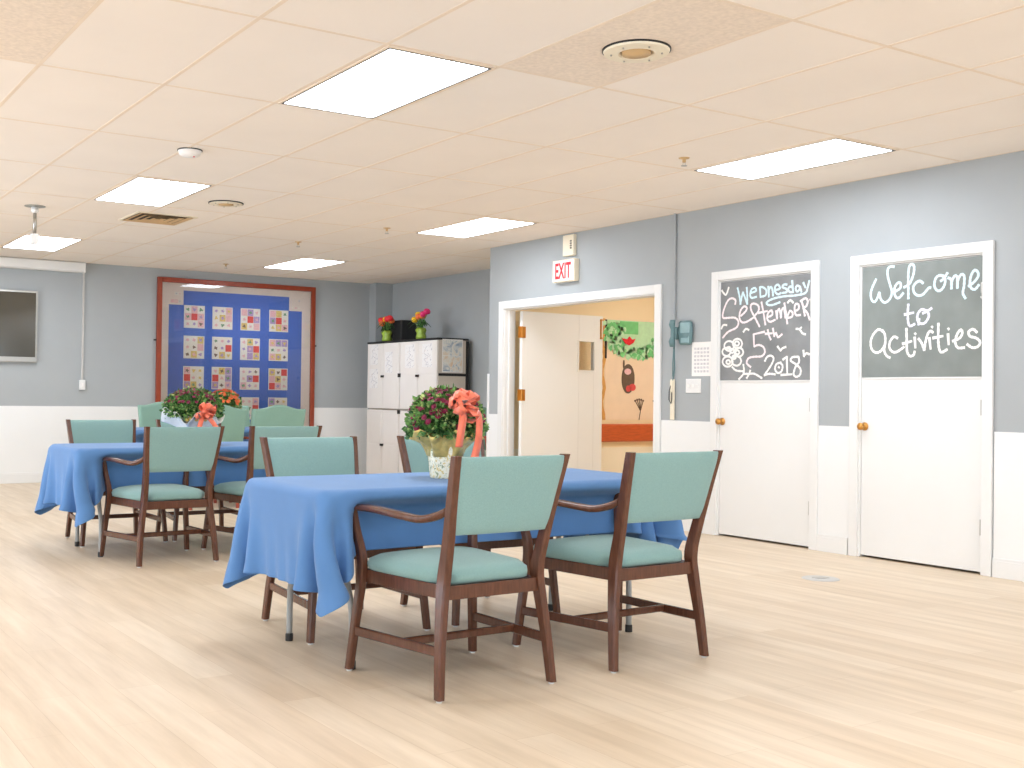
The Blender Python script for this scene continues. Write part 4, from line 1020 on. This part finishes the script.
t = thing('loudspeaker', 'black speaker box on top of the cabinets behind the tulips', 'speaker', (7.62, 13.10, 1.806))
MB().box(-.12, .12, -.27, .27, 0, .285).build('case', 'black', t, bevel=.012)
MB().box(-.124, -.12, -.25, .25, .02, .265).build('grille', 'rubber', t, bevel=.003)
def tulips(loc, lab, heads, seed):
    rnd = random.Random(seed)
    t = thing('tulip_vase', lab, 'flower vase', loc, 0, 'tulip vases on the cabinets')
    MB().lathe([(.001, 0), (.058, 0), (.068, .03), (.055, .075), (.072, .115), (.058, .145), (.050, .142), (.001, .12)], n=28, wob=lambda i, a: 1+.07*math.sin(a*5+i*1.7)).build('wrapped_vase', 'lime', t, smooth=True)
    lf = MB()
    for k in range(13):
        a = rnd.uniform(0, 6.28); b = rnd.uniform(.05, .13); z1 = rnd.uniform(.17, .26); pts = catmull3([(0, 0, .10), (b*.5*math.cos(a), b*.5*math.sin(a), z1), (b*math.cos(a), b*math.sin(a), z1-.02), (b*1.5*math.cos(a), b*1.5*math.sin(a), z1-.07)], 3)
        n = len(pts); sd = Vector((-math.sin(a), math.cos(a), 0)); L_ = [p+sd*.013*math.sin(math.pi*(i+.6)/(n+.4)) for i, p in enumerate(pts)]; R_ = [p-sd*.013*math.sin(math.pi*(i+.6)/(n+.4)) for i, p in enumerate(pts)]
        lf.add(L_+R_, [(i, i+1, n+i+1, n+i) for i in range(n-1)])
    lf.build('leaves', 'leafd', t, smooth=True)
    for (dx, dy, dz, c) in heads:
        MB().tube([(0, 0, .10), (dx*.6, dy*.6, dz*.7), (dx, dy, dz-.02)], .004, 6).build('stem', 'leaf', t)
        h = MB()
        h.lathe([(.004, -.035), (.036, -.024), (.046, 0), (.040, .026), (.018, .042), (.001, .038)], (dx, dy, dz), n=12, wob=lambda i, a: 1+.12*math.cos(3*a+i))
        o = h.build('tulip_head', c, t, smooth=True)
tulips((7.375, 13.00, 1.806), 'red and orange tulips in a lime wrapped vase before the black speaker box', [(-.03, .10, .28, 'red'), (-.04, .06, .235, 'orange'), (0, .03, .29, 'yellow'), (-.02, -.04, .29, 'red'), (-.01, -.09, .30, 'red'), (.03, -.06, .27, 'orange'), (.02, .12, .26, 'red')], 3)
tulips((7.400, 12.165, 1.806), 'yellow and pink tulips in a lime vase right of the black speaker box', [(-.02, .13, .25, 'yellow'), (0, .07, .31, 'yellow'), (-.02, .03, .285, 'orange'), (0, -.03, .29, 'orange'), (-.02, -.08, .31, 'pinkf'), (.0, -.13, .34, 'pinkf'), (.02, .10, .30, 'yellow')], 6)

# ------------------------------------------------------------------ camera
yaw, pit, rol, f = 0.5626193, 0.0107577, 0.0127866, 1123.378
F = Vector((math.sin(yaw)*math.cos(pit), math.cos(yaw)*math.cos(pit), math.sin(pit)))
Rv = Vector((math.cos(yaw), -math.sin(yaw), 0)); U = Rv.cross(F)
c, s = math.cos(rol), math.sin(rol); R2 = Rv*c+U*s; U2 = U*c-Rv*s
cam = bpy.data.cameras.new('camera'); co = bpy.data.objects.new('camera', cam); COL.objects.link(co)
mw = Matrix((R2, U2, -F)).transposed().to_4x4(); mw.translation = (0, 0, 1.08899); co.matrix_world = mw
cam.sensor_width = 36; cam.lens = f/1024*36; cam.shift_x = 73.5137/1024; cam.clip_start = .05; cam.clip_end = 100
scene.camera = co

# ------------------------------------------------------------------ daylight and added ceiling fill
wd = bpy.data.worlds.new('sky'); scene.world = wd; wd.use_nodes = True
bg = wd.node_tree.nodes['Background']; bg.inputs['Color'].default_value = lin(SKYC); bg.inputs['Strength'].default_value = SKY
def area_lamp(x, y, z, sx, sz, rot, power):
    l = bpy.data.lights.new('window_daylight', 'AREA'); l.shape = 'RECTANGLE'; l.size = sx; l.size_y = sz
    l.energy = power; l.color = lin(SKYC)[:3]
    o = bpy.data.objects.new('window_daylight', l); COL.objects.link(o); o.location = (x, y, z); o.rotation_euler = rot
for a, b in wy: area_lamp(XL-.25, (a+b)/2, 1.55, b-a, 1.4, (0, R(-90), 0), PW*(2.3 if a > 8 else .85))
for a, b in wx: area_lamp((a+b)/2, YF-.2, 1.55, b-a, 1.4, (R(90), 0, 0), PF)
# uplights added outside the windows only to brighten the ceiling
for a, b in wy: area_lamp(XL-.45, (a+b)/2, .95, b-a, .8, (0, R(-138), 0), PUP*(2.6 if a > 8 else .75))
for a, b in wx: area_lamp((a+b)/2, YF-.4, .95, b-a, .8, (R(138), 0, 0), PUP)
vs = scene.view_settings; vs.view_transform = 'Standard'; vs.look = 'None'; vs.gamma = 1; vs.use_curve_mapping = False; vs.exposure = EXPO
scene.cycles.use_denoising = True
scene.cycles.max_bounces = 10; scene.cycles.diffuse_bounces = 6; scene.cycles.sample_clamp_indirect = 8
